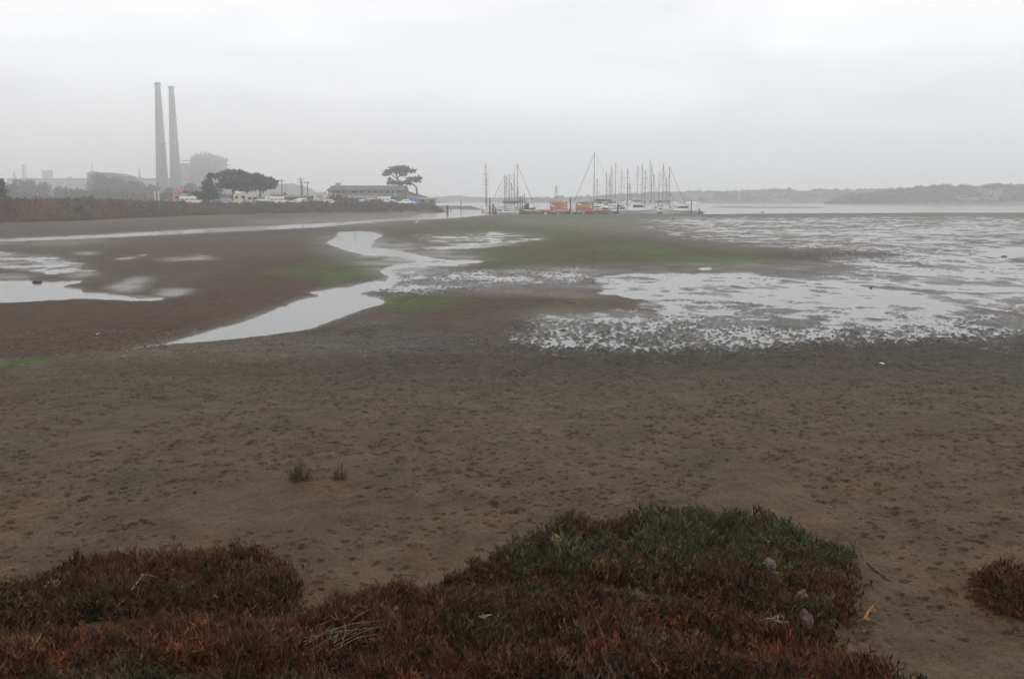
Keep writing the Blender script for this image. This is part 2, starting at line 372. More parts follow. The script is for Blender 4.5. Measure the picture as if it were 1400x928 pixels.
for y_, r_, k_ in zip(yy, xr, keep):
    if not k_: continue
    sz = random.choice([0.013, 0.016, 0.018, 0.021, 0.024, 0.032]) * random.uniform(0.8, 1.25) * (1 + 0.018 * y_)
    el = random.uniform(1.0, 1.5)
    pit(r_ * y_, y_, sz * el, sz, sz * random.uniform(1.3, 2.6), random.gauss(0.15, 0.4))
for k_ in range(60):           # bigger, shallow hollows
    y_ = math.sqrt(random.uniform(9 ** 2, 26 ** 2)); r_ = random.uniform(-.6, .6); sz = random.uniform(0.09, 0.2)
    pit(r_ * y_, y_, sz * random.uniform(1, 1.9), sz * .8, sz * 0.16, random.uniform(-.5, .8))
for k_ in range(4):            # trails of footmarks
    x_, y_ = random.uniform(-8, 8), random.uniform(10, 22); a_ = random.gauss(0.1, 0.35)
    for j_ in range(random.randint(4, 9)):
        x_ += 0.42 * math.cos(a_); y_ += 0.42 * math.sin(a_); a_ += random.gauss(0, .12)
        sd_ = 0.06 if j_ % 2 else -0.06
        if abs(x_) < .58 * y_ and y_ > 9: pit(x_ - sd_ * math.sin(a_), y_ + sd_ * math.cos(a_), 0.09, 0.04, 0.05, a_)
hgt = np.where(gY < 23, np.maximum(hgt, .012), hgt)
# the bank the camera stands on
bank_z = 2.35 * sstep(6.6, 1.4, gY)
hgt = hgt + bank_z
# colour of the mud itself
c_g = np.array([.112, .087, .058]); c_b = np.array([.084, .050, .029]); c_d = np.array([.074, .062, .047]); c_n = np.array([.116, .081, .042]); c_o = np.array([.125, .074, .026]); c_a = np.array([.090, .110, .027])
cn1 = fbm(gX / 1.6, gY / 2.4, 4, 61); cn2 = fbm(gX / 6, gY / 9, 3, 71); cn3 = fbm(gX / 0.35, gY / 0.35, 2, 81)
def mixc(a, b, t): return a + (b - a) * np.clip(t, 0, 1)[..., None]
C = np.broadcast_to(c_g, gX.shape + (3,)).copy()
C = mixc(C, c_n, sstep(20, 10, gY + 6 * (cn2 - .5)) * (0.6 + 0.8 * (cn1 - .3)))
C = mixc(C, c_o, sstep(.50, .66, fbm(gX / .9, gY / 1.3, 3, 66)) * sstep(24, 12, gY) * .25)
C = mixc(C, c_d, sstep(.54, .70, fbm(gX / .7, gY / 1.1, 3, 67)) * sstep(30, 16, gY) * .25)
C = mixc(C, c_b, br * (0.6 + 1.0 * cn1))
C = mixc(C, c_d, sstep(0.1, 0.7, pk + 0.6 * fl) * 0.8)
C = mixc(C, c_d * .92, sstep(19, 24, gY + 4 * (cn1 - .5)) * sstep(33, 28, gY + 3 * (cn2 - .5)) * sstep(-.28, -.1, gX / gY) * .8)
C = mixc(C, c_b * 1.05, sstep(.5, .75, cn2) * 0.5)
C = mixc(C, c_a, np.clip(al * sstep(.40, .56, cn1 * .35 + cn3 * .35 + .30 * fbm(gX / 3.5, gY / 9, 3, 63) + .09) * 1.5, 0, 1))
C *= 0.58 * (0.70 + 0.6 * cn3)[..., None] * (0.86 + 0.28 * cn1)[..., None]
wet = np.clip(np.maximum(fl * np.clip(0.55 + 0.9 * (n_m + .25) + 1.2 * (fbm(gX / 1.3, gY / 2.2, 3, 68) - .5), 0, 1.3), sstep(0.03, 0.0, hgt) * .9) + 0.10, 0, 1)
verts = np.stack([gX, gY, hgt], -1).reshape(-1, 3)
me = fast_mesh('mudflat', verts, grid_faces(len(rows), len(cols)))
ca = me.color_attributes.new('mud', 'FLOAT_COLOR', 'POINT')
ca.data.foreach_set('color', np.concatenate([C, np.ones(C.shape[:2] + (1,))], -1).astype(np.float32).ravel())
wa = me.attributes.new('wet', 'FLOAT', 'POINT'); wa.data.foreach_set('value', wet.astype(np.float32).ravel())
m = bpy.data.materials.new('tidal_mud'); m.use_nodes = True; t = m.node_tree; b = t.nodes['Principled BSDF']
a1 = t.nodes.new('ShaderNodeAttribute'); a1.attribute_name = 'mud'; a2 = t.nodes.new('ShaderNodeAttribute'); a2.attribute_name = 'wet'
g1 = t.nodes.new('ShaderNodeNewGeometry')
nA = t.nodes.new('ShaderNodeTexNoise'); nA.inputs['Scale'].default_value = 34; nA.inputs['Detail'].default_value = 6
nB = t.nodes.new('ShaderNodeTexNoise'); nB.inputs['Scale'].default_value = 3.2; nB.inputs['Detail'].default_value = 6
for n_ in (nA, nB): t.links.new(g1.outputs['Position'], n_.inputs['Vector'])
hs = t.nodes.new('ShaderNodeHueSaturation'); t.links.new(a1.outputs['Color'], hs.inputs['Color'])
mr = t.nodes.new('ShaderNodeMapRange'); mr.inputs['From Min'].default_value = .32; mr.inputs['From Max'].default_value = .68; mr.inputs['To Min'].default_value = .62; mr.inputs['To Max'].default_value = 1.38
t.links.new(nA.outputs['Fac'], mr.inputs['Value']); t.links.new(mr.outputs[0], hs.inputs['Value']); t.links.new(hs.outputs[0], b.inputs['Base Color'])
rr = t.nodes.new('ShaderNodeMapRange'); rr.inputs['To Min'].default_value = .78; rr.inputs['To Max'].default_value = .16
t.links.new(a2.outputs['Fac'], rr.inputs['Value'])
ra = t.nodes.new('ShaderNodeMath'); ra.operation = 'MULTIPLY_ADD'; ra.inputs[1].default_value = .35; ra.inputs[2].default_value = -.175
t.links.new(nB.outputs['Fac'], ra.inputs[0]); rb = t.nodes.new('ShaderNodeMath'); rb.operation = 'ADD'; rb.use_clamp = True
t.links.new(rr.outputs[0], rb.inputs[0]); t.links.new(ra.outputs[0], rb.inputs[1]); t.links.new(rb.outputs[0], b.inputs['Roughness'])
sp = t.nodes.new('ShaderNodeMapRange'); sp.inputs['From Min'].default_value = .12; sp.inputs['From Max'].default_value = .6; sp.inputs['To Min'].default_value = .10; sp.inputs['To Max'].default_value = .5
t.links.new(a2.outputs['Fac'], sp.inputs['Value']); t.links.new(sp.outputs[0], b.inputs['Specular IOR Level'])
bp = t.nodes.new('ShaderNodeBump'); bp.inputs['Strength'].default_value = .8; bp.inputs['Distance'].default_value = .03
ad = t.nodes.new('ShaderNodeMath'); ad.operation = 'ADD'; t.links.new(nA.outputs['Fac'], ad.inputs[0]); t.links.new(nB.outputs['Fac'], ad.inputs[1])
t.links.new(ad.outputs[0], bp.inputs['Height']); t.links.new(bp.outputs[0], b.inputs['Normal'])
tag(link('mudflat', me, m), 'grey brown tidal mudflat with pits and drained pools', kind='structure')
mud_m = m
# bank behind and beneath the camera
bx_, by_ = np.meshgrid(np.linspace(-160, 160, 120), np.concatenate([np.linspace(-150, -4, 30), np.linspace(-3, 1.25, 12)]))
bz_ = 2.35 * sstep(6.6, 1.4, by_) + 0.10 + 0.1 * (fbm(bx_ / 2, by_ / 2, 3, 9) - .5) * sstep(1.2, -1, by_) - 0.02
me = fast_mesh('near_bank', np.stack([bx_, by_, bz_], -1).reshape(-1, 3), grid_faces(*bx_.shape))
tag(link('near_bank', me, mat('bank_soil', (.09, .06, .04), .9, .3, 1.0, bump=.4)), kind='structure')

# tide water: one level sheet; the pools are where the mud lies below it
m = bpy.data.materials.new('tide_water'); m.use_nodes = True; t = m.node_tree; b = t.nodes['Principled BSDF']
b.inputs['Base Color'].default_value = (.085, .085, .078, 1); b.inputs['Roughness'].default_value = .16; b.inputs['IOR'].default_value = 1.33
n_ = t.nodes.new('ShaderNodeTexNoise'); n_.inputs['Scale'].default_value = 1.4; n_.inputs['Detail'].default_value = 4
g1 = t.nodes.new('ShaderNodeNewGeometry'); t.links.new(g1.outputs['Position'], n_.inputs['Vector'])
bp = t.nodes.new('ShaderNodeBump'); bp.inputs['Strength'].default_value = .25; bp.inputs['Distance'].default_value = .01
t.links.new(n_.outputs['Fac'], bp.inputs['Height']); t.links.new(bp.outputs[0], b.inputs['Normal'])
xs = np.linspace(-2300, 2300, 24); ys = np.concatenate([[7.5], np.geomspace(12, 2300, 22)])
wx, wy = np.meshgrid(xs, ys)
me = fast_mesh('water', np.stack([wx, wy, wx * 0], -1).reshape(-1, 3), grid_faces(*wx.shape))
tag(link('water', me, m), 'still grey harbour water and tide pools', kind='structure')

# ================================================================== PICKLEWEED IN THE FOREGROUND
def sprig_mesh(name, seed, nst=10, hgt_=0.115, spread=0.085, br=6, r=0.0037):
    rd_ = random.Random(seed); b = MB()
    for s in range(nst):
        a = rd_.uniform(0, 6.283); q = spread * math.sqrt(rd_.random())
        p = Vector((q * math.cos(a), q * math.sin(a), -0.03)); lean = Vector((rd_.gauss(0, .55), rd_.gauss(0, .55), 1)).normalized()
        L = hgt_ * rd_.uniform(.6, 1.25); m_ = p + lean * L * .55
        bend = Vector((rd_.gauss(0, .7), rd_.gauss(0, .7), 1)).normalized(); e = m_ + bend * L * .45
        b.tube(p, m_, r * .8, r, 3, False); b.tube(m_, e, r * 1.05, r * .55, 3, False)
        for k in range(br):
            t = rd_.uniform(.3, .95); o = p.lerp(m_, t / .55) if t < .55 else m_.lerp(e, (t - .55) / .45)
            aa = rd_.uniform(0, 6.283); d = Vector((math.cos(aa) * .8, math.sin(aa) * .8, rd_.uniform(.35, 1.2))).normalized()
            l = L * rd_.uniform(.22, .45); mid = o + d * l * .5; up = (d + Vector((0, 0, .7))).normalized()
            b.tube(o, mid, r * .8, r * 1.1, 3, False); b.tube(mid, mid + up * l * .5, r * 1.1, r * .5, 3, False)
    me = bpy.data.meshes.new(name); me.from_pydata(b.v, [], b.f); me.update(); return me
def twiggy_mesh(name, seed):
    return sprig_mesh(name, seed, 7, .165, .09, 4, .0022)
weed_m = tint_mat('pickleweed')
weed = proto_collection('pickleweed_sprig', [sprig_mesh('pw%d' % k, 100 + k) for k in range(5)] + [twiggy_mesh('pw%d' % (5 + k), 200 + k) for k in range(2)], weed_m)

def in_poly(x, y, poly):
    c = np.zeros(np.shape(x), bool); n = len(poly)
    for i in range(n):
        (x0, y0), (x1, y1) = poly[i], poly[(i + 1) % n]
        if y0 == y1: continue
        c ^= ((y0 > y) != (y1 > y)) & (x < (x1 - x0) * (y - y0) / (y1 - y0) + x0)
    return c
def edge_dist(x, y, poly):
    d = np.full(np.shape(x), 1e9); n = len(poly)
    for i in range(n):
        (x0, y0), (x1, y1) = poly[i], poly[(i + 1) % n]
        ux, uy = x1 - x0, y1 - y0; l = ux * ux + uy * uy + 1e-12
        t = np.clip(((x - x0) * ux + (y - y0) * uy) / l, 0, 1)
        d = np.minimum(d, np.hypot(x - x0 - t * ux, y - y0 - t * uy))
    return d
def foot(pts, z=0.24): return [tuple(G(px, py, z)[:2]) for px, py in pts]
out_left = [(-160, 835), (-60, 815), (0, 800), (30, 790), (60, 779), (100, 762), (160, 753), (230, 752), (300, 750), (370, 758), (412, 770), (423, 785), (420, 812), (400, 832), (330, 838), (200, 842), (60, 850), (-160, 860)]
out_green = [(560, 792), (600, 778), (660, 762), (700, 742), (760, 722), (830, 711), (900, 705), (960, 702), (1010, 705), (1070, 710), (1130, 730), (1168, 748), (1187, 768), (1186, 800), (1180, 838), (1172, 858), (1120, 870), (1060, 850), (980, 822), (880, 800), (760, 796), (640, 800)]
out_right = [(1312, 800), (1322, 786), (1345, 774), (1385, 765), (1440, 760), (1500, 765), (1510, 840), (1440, 850), (1395, 842), (1350, 828), (1322, 812)]
out_red = [(-420, 830), (-160, 852), (60, 842), (200, 834), (330, 832), (400, 838), (432, 822), (445, 812), (480, 795), (540, 785), (600, 788), (660, 800), (760, 792), (880, 796), (980, 810), (1060, 828), (1120, 846), (1168, 850), (1160, 876), (1182, 896), (1225, 914), (1300, 930), (1420, 942), (1600, 955), (1600, 1200), (700, 1280), (-420, 1200)]
polys = {k: foot(v) for k, v in (('left', out_left), ('green', out_green), ('right', out_right), ('red', out_red))}
def lump(x, y): return 0.22 * (fbm(x / .8, y / .8, 3, 301) - .45) + 0.20 * (vnoise(x / .34, y / .34, 305) - .5)
HT = {'left': .22, 'green': .23, 'right': .22, 'red': .15}
def bank_h(y): return 2.35 * sstep(6.6, 1.4, y)
def soil_z(key, x, y):
    p = polys[key]; d = edge_dist(x, y, p)
    prof = sstep(-0.02, .34, d); z = HT[key] * prof + lump(x, y) * sstep(.0, .3, d)
    if key == 'left': z = z * 1.0
    return np.maximum(z, -0.05 + 0 * x) + 0.02 + bank_h(y)
soil_m = mat('marsh_soil', (.018, .011, .006), 1.0, .3, 6.0, bump=.5, spec=0.0)
def soil(key, parent):
    p = np.array(polys[key]); x0, y0 = p.min(0) - .05; x1, y1 = p.max(0) + .05
    xs = np.arange(x0, x1, .06); ys = np.arange(y0, y1, .06); X, Y = np.meshgrid(xs, ys)
    ins = in_poly(X, Y, polys[key]); Z = np.where(ins, soil_z(key, X, Y), -0.06 + bank_h(Y))
    f = grid_faces(*X.shape); ok = ins.ravel()[f].any(1)
    me = fast_mesh('soil', np.stack([X, Y, Z], -1).reshape(-1, 3), f[ok]); return link('soil', me, soil_m, parent)
T_RED = np.array([.118, .040, .016]); T_BRN = np.array([.088, .046, .018]); T_GRN = np.array([.064, .078, .030]); T_DRK = np.array([.034, .021, .010]); T_STR = np.array([.20, .135, .07]); T_GRY = np.array([.065, .085, .06]); T_BRT = np.array([.165, .044, .018])
def plants(key, name, parent, per_m2):
    p = np.array(polys[key]); x0, y0 = p.min(0) - .2; x1, y1 = p.max(0) + .2
    n = int((x1 - x0) * (y1 - y0) * per_m2); x = rng.uniform(x0, x1, n); y = rng.uniform(y0, y1, n)
    ins = in_poly(x, y, polys[key]); dd = edge_dist(x, y, polys[key]); k = (ins | ((dd < .16) & (rng.random(n) < .30 * (1 - dd / .16)))) & (np.abs(x) < .64 * y + .5) & (y > 5.0)
    x, y = x[k], y[k]; n = len(x)
    ins = ins[k]; d = np.where(ins, edge_dist(x, y, polys[key]), 0); z = np.where(ins, soil_z(key, x, y), .08 + bank_h(y))
    # hollows between the cushions stay bare
    lum = fbm(x / .42, y / .42, 2, 322); k = (lum > .33) | (rng.random(n) < .35)
    x, y, z, d = x[k], y[k], z[k], d[k]; n = len(x)
    if n == 0: return None
    n1 = fbm(x / .9, y / .9, 3, 331); n2 = fbm(x / .28, y / .28, 2, 341); n3 = rng.random(n); n4 = fbm(x / 1.7, y / 1.7, 2, 351)
    T = np.empty((n, 3)); T[:] = T_BRN
    def m_(c, t): T[:] = T + (c - T) * np.clip(t, 0, 1)[:, None]
    QX_, QY_ = proj(x, y, z)
    if key == 'green':
        g = sstep(.34, .54, n1 * .5 + n2 * .5 + .05 * sstep(820, 740, QY_)) * .9 * sstep(610, 730, QX_ + 60 * (n1 - .5)); g = g * (1 - .55 * sstep(.30, .05, edge_dist(x, y, polys['red'])) * (QY_ > 760) * (QX_ < 1090)); m_(T_GRN, g * (rng.random(n) < .8)); m_(T_RED * .8, (1 - g) * .45); m_(T_DRK, sstep(.50, .66, n2) * .6 * (1 - g * .6))
    elif key == 'red':
        ge = sstep(.45, .05, edge_dist(x, y, polys['green'])) * sstep(.40, .56, n2); m_(T_GRN * .85, ge)
        m_(T_RED, sstep(.30, .58, n1) * .9); m_(T_BRT, sstep(.48, .68, n2) * sstep(790, 930, QY_) * .75); m_(T_GRN * .8, sstep(.60, .70, n4) * .7); m_(T_GRY, sstep(.68, .76, n1) * .5); m_(T_DRK, sstep(.56, .36, n2) * .45)
    elif key == 'left':
        m_(T_DRK * 1.3, .45 + 0 * n1); m_(T_RED, sstep(.42, .6, n1) * .6); m_(T_STR * .55, sstep(.60, .72, n4 * .5 + n2 * .5) * .6)
    else:
        m_(T_RED, .75 + 0 * n1); m_(T_DRK, sstep(.5, .7, n2) * .5)
    m_(T_STR, (n3 < .02) * .6); m_(T_DRK, (n3 > .9) * .6)
    T *= (.36 + .9 * rng.random(n))[:, None] * (.70 + .45 * fbm(x / .33, y / .33, 2, 378))[:, None]
    s = (.65 + .8 * rng.random(n) ** 1.6) * (.72 + .28 * sstep(0, .25, d)) * (.45 + .95 * fbm(x / .26, y / .26, 2, 377)) * (.8 + .4 * n1) * 1.08
    scl = np.stack([s, s, s * (.8 + .4 * rng.random(n))], 1)
    tilt = .28 + .5 * sstep(.25, 0, d)
    rot = np.stack([rng.normal(0, 1, n) * tilt, rng.normal(0, 1, n) * tilt, rng.uniform(0, 6.283, n)], 1)
    idx = rng.choice(7, n, p=[.17, .17, .17, .17, .16, .08, .08])
    return scatter(name, np.stack([x, y, z], 1), rot, scl, T, idx, weed, parent)
for key, lab, nm in (('left', 'low dark red brown pickleweed mound at the left edge beside bare mud', 'pickleweed_mound'), ('green', 'broad green topped pickleweed mound in front of the open mud, centre right', 'pickleweed_mound'),
                 ('right', 'small round red brown pickleweed clump cut off by the right edge', 'pickleweed_mound')):
    t_ = thing(nm, lab, 'shrub', (0, 0, 0), group='pickleweed mounds at the edge of the mud')
    soil(key, t_); tag(plants(key, 'foliage', t_, 330), kind='stuff')
so = soil('red', None); so.name = 'marsh_soil'; tag(so, kind='structure')
tag(plants('red', 'pickleweed_carpet', None, 330), 'red and rust brown pickleweed carpet along the bottom of the picture', kind='stuff')

# two lone seedlings out on the mud
def tuft(px, py, hpx, wpx, seed, label):
    g0 = G(px, py, .09); sc_ = g0.length / F; rd_ = random.Random(seed); t_ = thing('marsh_plant', label, 'plant', g0, group='lone tufts on the bare mud')
    b = MB(); bl = MB()
    for k in range(int(wpx * 1.15)):
        x = rd_.uniform(-.5, .5) * wpx * sc_ * .75; h = hpx * sc_ * rd_.uniform(.45, 1.2) * (.8 + .3 * math.sin(x / (wpx * sc_) * 9 + seed))
        p = Vector((x * .6, rd_.gauss(0, .05), -.02)); e = Vector((x + rd_.gauss(0, .03), p.y + rd_.gauss(0, .05), h)); m_ = p.lerp(e, .5) + Vector((rd_.gauss(0, .015), rd_.gauss(0, .02), 0))
        b.tube(p, m_, .004, .0035, 3); b.tube(m_, e, .0035, .002, 3)
        for j in range(5):
            o = p.lerp(e, rd_.uniform(.3, 1)); d = Vector((rd_.gauss(0, 1), rd_.gauss(0, 1), rd_.uniform(.4, 1.6))).normalized() * rd_.uniform(.03, .075)
            b.tube(o, o + d, .0035, .0025, 3)
    for k in range(int(wpx * .5)):
        p = Vector((rd_.uniform(-.6, .6) * wpx * sc_, rd_.gauss(0, .06), -.005)); d = Vector((rd_.gauss(0, .05), rd_.gauss(0, .04), rd_.uniform(.02, .06))); bl.tube(p, p + d, .006, .003, 4)
    b.build('stems', mat('tuft_stem', (.050, .034, .017), .8, .35, 9), t_); bl.build('dead_leaves', mat('tuft_straw', (.22, .17, .09), .85, .3, 9), t_)
    return t_
tuft(408, 661, 29, 44, 1, 'larger dark marsh seedling standing alone on the bare mud')
tuft(464, 660, 27, 24, 2, 'smaller forked marsh seedling just right of the larger one')

# ---------------------------------------------------------------- driftwood, straw and stones caught in the plants
wood_g = mat('driftwood_grey', (.085, .066, .058), .85, .35, 14, bump=.5); wood_b = mat('driftwood_bleached', (.17, .125, .075), .8, .25, 20, bump=.4); straw_m = mat('dead_straw', (.105, .072, .034), .8, .3, 20)
def zat(px, py, key, lift=.1):
    q = G(px, py, .3); 
    z = float(soil_z(key, np.array([q.x]), np.array([q.y]))[0]) + lift; return G(px, py, z)
def stone(px, py, wpx, hpx, seed, label, m, key='green', lift=.06):
    c = zat(px, py, key, lift); s_ = (c - Vector((0, 0, 4))).length / F; rd_ = random.Random(seed)
    bm = bmesh.new(); bmesh.ops.create_icosphere(bm, subdivisions=3, radius=1)
    for v in bm.verts:
        n_ = v.co.normalized(); k = 1 + .22 * math.sin(3 * n_.x + seed) * math.cos(4 * n_.y + 2 * seed) + .12 * math.sin(7 * n_.z + 5 * n_.x + seed)
        v.co = Vector((n_.x * wpx * s_ * .5 * k, n_.y * wpx * s_ * .5 * k, n_.z * hpx * s_ * .6 * k))
    me = bpy.data.meshes.new('driftwood_lump'); bm.to_mesh(me); bm.free()
    o = link('driftwood_lump', me, m, None, c); o.rotation_euler = (rd_.uniform(-.3, .3), rd_.uniform(-.5, .5), rd_.uniform(0, 3)); return tag(o, label, 'driftwood')
stone(1052, 774, 22, 15, 1, 'pale topped grey driftwood lump highest in the green mound', wood_g)
stone(1060, 788, 18, 10, 4, 'dark grey driftwood lump just below the highest one', mat('driftwood_dark', (.06, .052, .05), .8, .3, 12, bump=.4))
stone(1095, 818, 16, 18, 2, 'reddish brown driftwood lump at the foot of the green mound', mat('driftwood_red', (.10, .052, .035), .85, .3, 12, bump=.4))
stone(1103, 856, 16, 34, 3, 'long purplish driftwood lump lowest on the slope', mat('driftwood_purple', (.085, .058, .052), .85, .3, 12, bump=.4), 'red', .07)
def stick(pts, r0, r1, name, label, cat_, m, key='red', lift=.14, group=None, flat=None):
    q = []
    for i, (x, y) in enumerate(pts): q.append(zat(x, y, key, lift) if flat is None else G(x, y, flat))
    b = MB(); n = len(q); b.path(q, [r0 + (r1 - r0) * i / (n - 1) for i in range(n)], 7); return tag(b.build(name, m, None, True), label, cat_, group)
stick([(1026, 873), (1042, 873), (1056, 874), (1067, 881)], .008, .005, 'straw_stalk', 'bent pale stalk lying on the red pickleweed below the driftwood', 'stalk', wood_b, lift=.1)
b = MB(); rd_ = random.Random(5)
pts = [(1046, 846), (1058, 845), (1066, 838), (1073, 846), (1071, 852), (1062, 849), (1079, 850)]
q = [zat(x, y, 'red', .11) for x, y in pts]
for i in range(len(q) - 1): b.tube(q[i], q[i + 1], .012, .009, 7)
b.tube(q[2], q[5], .011, .008, 7); b.tube(q[1], q[5] - Vector((0, 0, .03)), .009, .007, 7)
tag(b.build('bleached_branch', wood_b, None, True), 'knotted bleached driftwood branch on the red pickleweed', 'driftwood')
for i, (pl, lab) in enumerate((([(180, 806), (192, 790), (197, 785)], 'pale upright stalk on the left mound'), ([(192, 785), (205, 786), (214, 789)], 'short pale stalk lying level on the left mound'), ([(290, 818), (293, 813), (297, 816)], 'tiny pale bent stalk at the foot of the left mound'))):
    stick(pl, .006, .004, 'straw_stalk', lab, 'stalk', wood_b, 'left', .13)
t_ = thing('straw_bundle', 'bundle of dead straw lying on the red pickleweed left of centre', 'straw')
b = MB()
for k in range(22):
    x0, y0 = 425 + random.uniform(-14, 45), 880 + random.gauss(0, 6); x1, y1 = 500 + random.uniform(-50, 42), 854 + random.gauss(0, 8)
    a_ = zat(x0, y0, 'red', .07 + random.uniform(0, .05)); c_ = zat(x1, y1, 'red', .09 + random.uniform(0, .05)); mid = a_.lerp(c_, .5) + Vector((random.gauss(0, .02), random.gauss(0, .02), random.uniform(0, .05)))
    sb = MB(); sb.path([a_, mid, c_], [.004, .004, .002], 4); sb.build('straw', straw_m, t_)
for i, (x, y, w, lab) in enumerate(((543, 831, 12, 'pale crumpled leaf scrap on the pickleweed left of centre'), (665, 843, 7, 'small white shell scrap on the pickleweed below the green mound'))):
    c = zat(x, y, 'red', .2); s_ = 9 / F; b = MB()
    for k in range(4): b.tube(c + Vector((random.gauss(0, .015), 0, random.gauss(0, .01))), c + Vector((random.gauss(0, .03), random.gauss(0, .02), random.uniform(0, .025))), .009, .004, 5)
    tag(b.build('leaf_scrap', mat('scrap_pale', (.17, .14, .09), .8, .2, 20)), lab, 'leaf')
# beside the mound, on the mud
t_ = thing('kelp_stalk', 'yellow orange branching stalk leaning out of the green mound onto mud', 'stalk')
b = MB(); r_ = [G(1170, 856, .06), G(1180, 850, .12), G(1187, 836, .16), G(1194, 827, .2)]; b.path(r_, [.010, .012, .014, .008], 6)
for k in range(7):
    o = r_[1].lerp(r_[3], k / 6); b.tube(o, o + Vector((random.gauss(.03, .05), random.gauss(0, .04), random.uniform(-.05, .09))), .009, .004, 5)
b.build('stalk', mat('kelp_yellow', (.26, .12, .03), .6, .3, 14), t_)
stick([(1168, 866), (1185, 864), (1200, 862), (1210, 860)], .030, .012, 'driftwood_log', 'dark flat driftwood piece lying on mud beside the mound', 'driftwood', mat('driftwood_wet', (.05, .036, .030), .6, .3, 14, bump=.4), flat=.12)
for i, (pl, lab) in enumerate((([(1218, 811), (1232, 815), (1252, 819)], 'thin dark twig lying on the mud between the two mounds'), ([(1200, 830), (1207, 833)], 'tiny twig end on the mud beside the kelp stalk'))):
    stick(pl, .008, .004, 'twig', lab, 'twig', mat('driftwood_wet', (.05, .036, .030)), flat=.105)
stick([(1186, 768), (1196, 778), (1203, 783), (1210, 786)], .012, .008, 'runner', 'trailing green runner hanging off the right end of the mound', 'stem', mat('runner_green', (.05, .055, .025)), flat=.15)
b = MB(); c = G(1206, 497, .1); b.tube(c + Vector((-.06, 0, .01)), c + Vector((.0, .0, .02)), .012, .018, 6); b.tube(c, c + Vector((.06, -.02, .0)), .018, .008, 6)
tag(b.build('white_shell', mat('shell_white', (.75, .74, .72), .5, .08, 10)), 'single bright white shell on the far mud at right', 'shell')
for i in range(46):
    y_ = math.sqrt(random.uniform(81, 500)); x_ = random.uniform(-.5, .5) * y_; px, py = proj(x_, y_, .1)
    if py > 690 and (px < 450 or 600 < px < 1200): continue
    if random.random() < .7: continue
    b = MB(); r_ = random.uniform(.008, .02); b.lathe([(r_ * .3, 0), (r_, r_ * .4), (r_ * .7, r_ * .9), (r_ * .2, r_ * 1.1)], 7)
    o = b.build('shell_fragment', mat('shell_grey', (.26, .23, .18), .6, .3, 30), None, True, (x_, y_, .085)); o.rotation_euler = (random.uniform(-.6, .6), random.uniform(-.6, .6), 0)
    tag(o, 'tiny pale shell fragment scattered on the open mud', 'shell', 'shell fragments strewn over the mud')

# ================================================================== LEFT SHORE: BANK, SCRUB, TREES, BUILDINGS
base_px = [(-260, 313), (-100, 308), (0, 304.5), (100, 302), (200, 297.5), (300, 293.6), (400, 291.6), (450, 290.8), (500, 290.6), (560, 290.2), (588, 290.4), (602, 291)]
edge_pts = np.array([tuple(G(px, py, 0.05)[:2]) for px, py in base_px])
edge_pts = np.concatenate([[[-330, 40.0]], edge_pts, [[edge_pts[-1][0] + 1, edge_pts[-1][1] + 22], [edge_pts[-1][0] - 6, edge_pts[-1][1] + 70], [edge_pts[-1][0] - 22, edge_pts[-1][1] + 130], [-60, 620], [-60, 1500]]])
land_poly = [tuple(p) for p in edge_pts] + [(-1900, 1500), (-1900, 40)]
def land_z(x, y):
    ins = in_poly(x, y, land_poly); d = edge_dist(x, y, [tuple(p) for p in edge_pts] + [tuple(p) for p in edge_pts[::-1]])
    d = np.where(ins, d, -d)
    return np.where(d > -3, 2.15 * sstep(-.5, 7.5, d + 1.6 * (fbm(x / 7, y / 7, 2, 91) - .5)) + .25 * (fbm(x / 9, y / 9, 2, 95) - .5) * sstep(3, 9, d), 0) - 0.12 + 1.6 * sstep(380, 900, y), d
def lz(x, y): return float(land_z(np.array([x]), np.array([y]))[0][0])
us = np.concatenate([np.geomspace(60, 420, 190), np.geomspace(430, 1500, 30)]); rs = np.concatenate([np.linspace(-2.2, -.62, 30), np.linspace(-.61, .02, 260)])
LX, LY = np.maximum(us[:, None] * rs[None, :], -2250), np.repeat(us[:, None], len(rs), 1)
LZ, LD = land_z(LX, LY)
f = grid_faces(*LX.shape); ok = (LD.ravel()[f] > -3).any(1)
me = fast_mesh('shore_land', np.stack([LX, LY, LZ], -1).reshape(-1, 3), f[ok])
tag(link('shore_land', me, mat('shore_soil', (.085, .062, .042), .95, .3, .3, bump=.3)), 'low shore bank carrying scrub and buildings', kind='structure')

def bush_mesh(name, seed, n=150, flat=.8, leaf=.16):
    r_ = np.random.default_rng(seed); u = r_.normal(size=(n, 3)); u /= np.linalg.norm(u, axis=1)[:, None]; u[:, 2] = np.abs(u[:, 2])
    lob = 1 + .35 * np.sin(3 * u[:, 0] + seed) * np.cos(3.7 * u[:, 1] + seed * 2)
    p = u * (r_.uniform(.45, 1, n) ** .4)[:, None] * lob[:, None]; p[:, 2] *= flat
    a = r_.normal(size=(n, 3)); a[:, 2] += .9; a /= np.linalg.norm(a, axis=1)[:, None]; b_ = np.cross(a, r_.normal(size=(n, 3))); b_ /= np.linalg.norm(b_, axis=1)[:, None]
    L = leaf * r_.uniform(.7, 1.7, n)[:, None]; w = leaf * r_.uniform(.35, .7, n)[:, None]
    v = np.stack([p - b_ * w, p + b_ * w, p + a * L * 1.5 + b_ * w * .3, p + a * L * 1.5 - b_ * w * .3], 1).reshape(-1, 3)
    return fast_mesh(name, v, np.arange(4 * n).reshape(-1, 4), False)
scrub_m = tint_mat('scrub'); scrubs = proto_collection('scrub_bush', [bush_mesh('sb%d' % k, 500 + k) for k in range(4)], scrub_m)
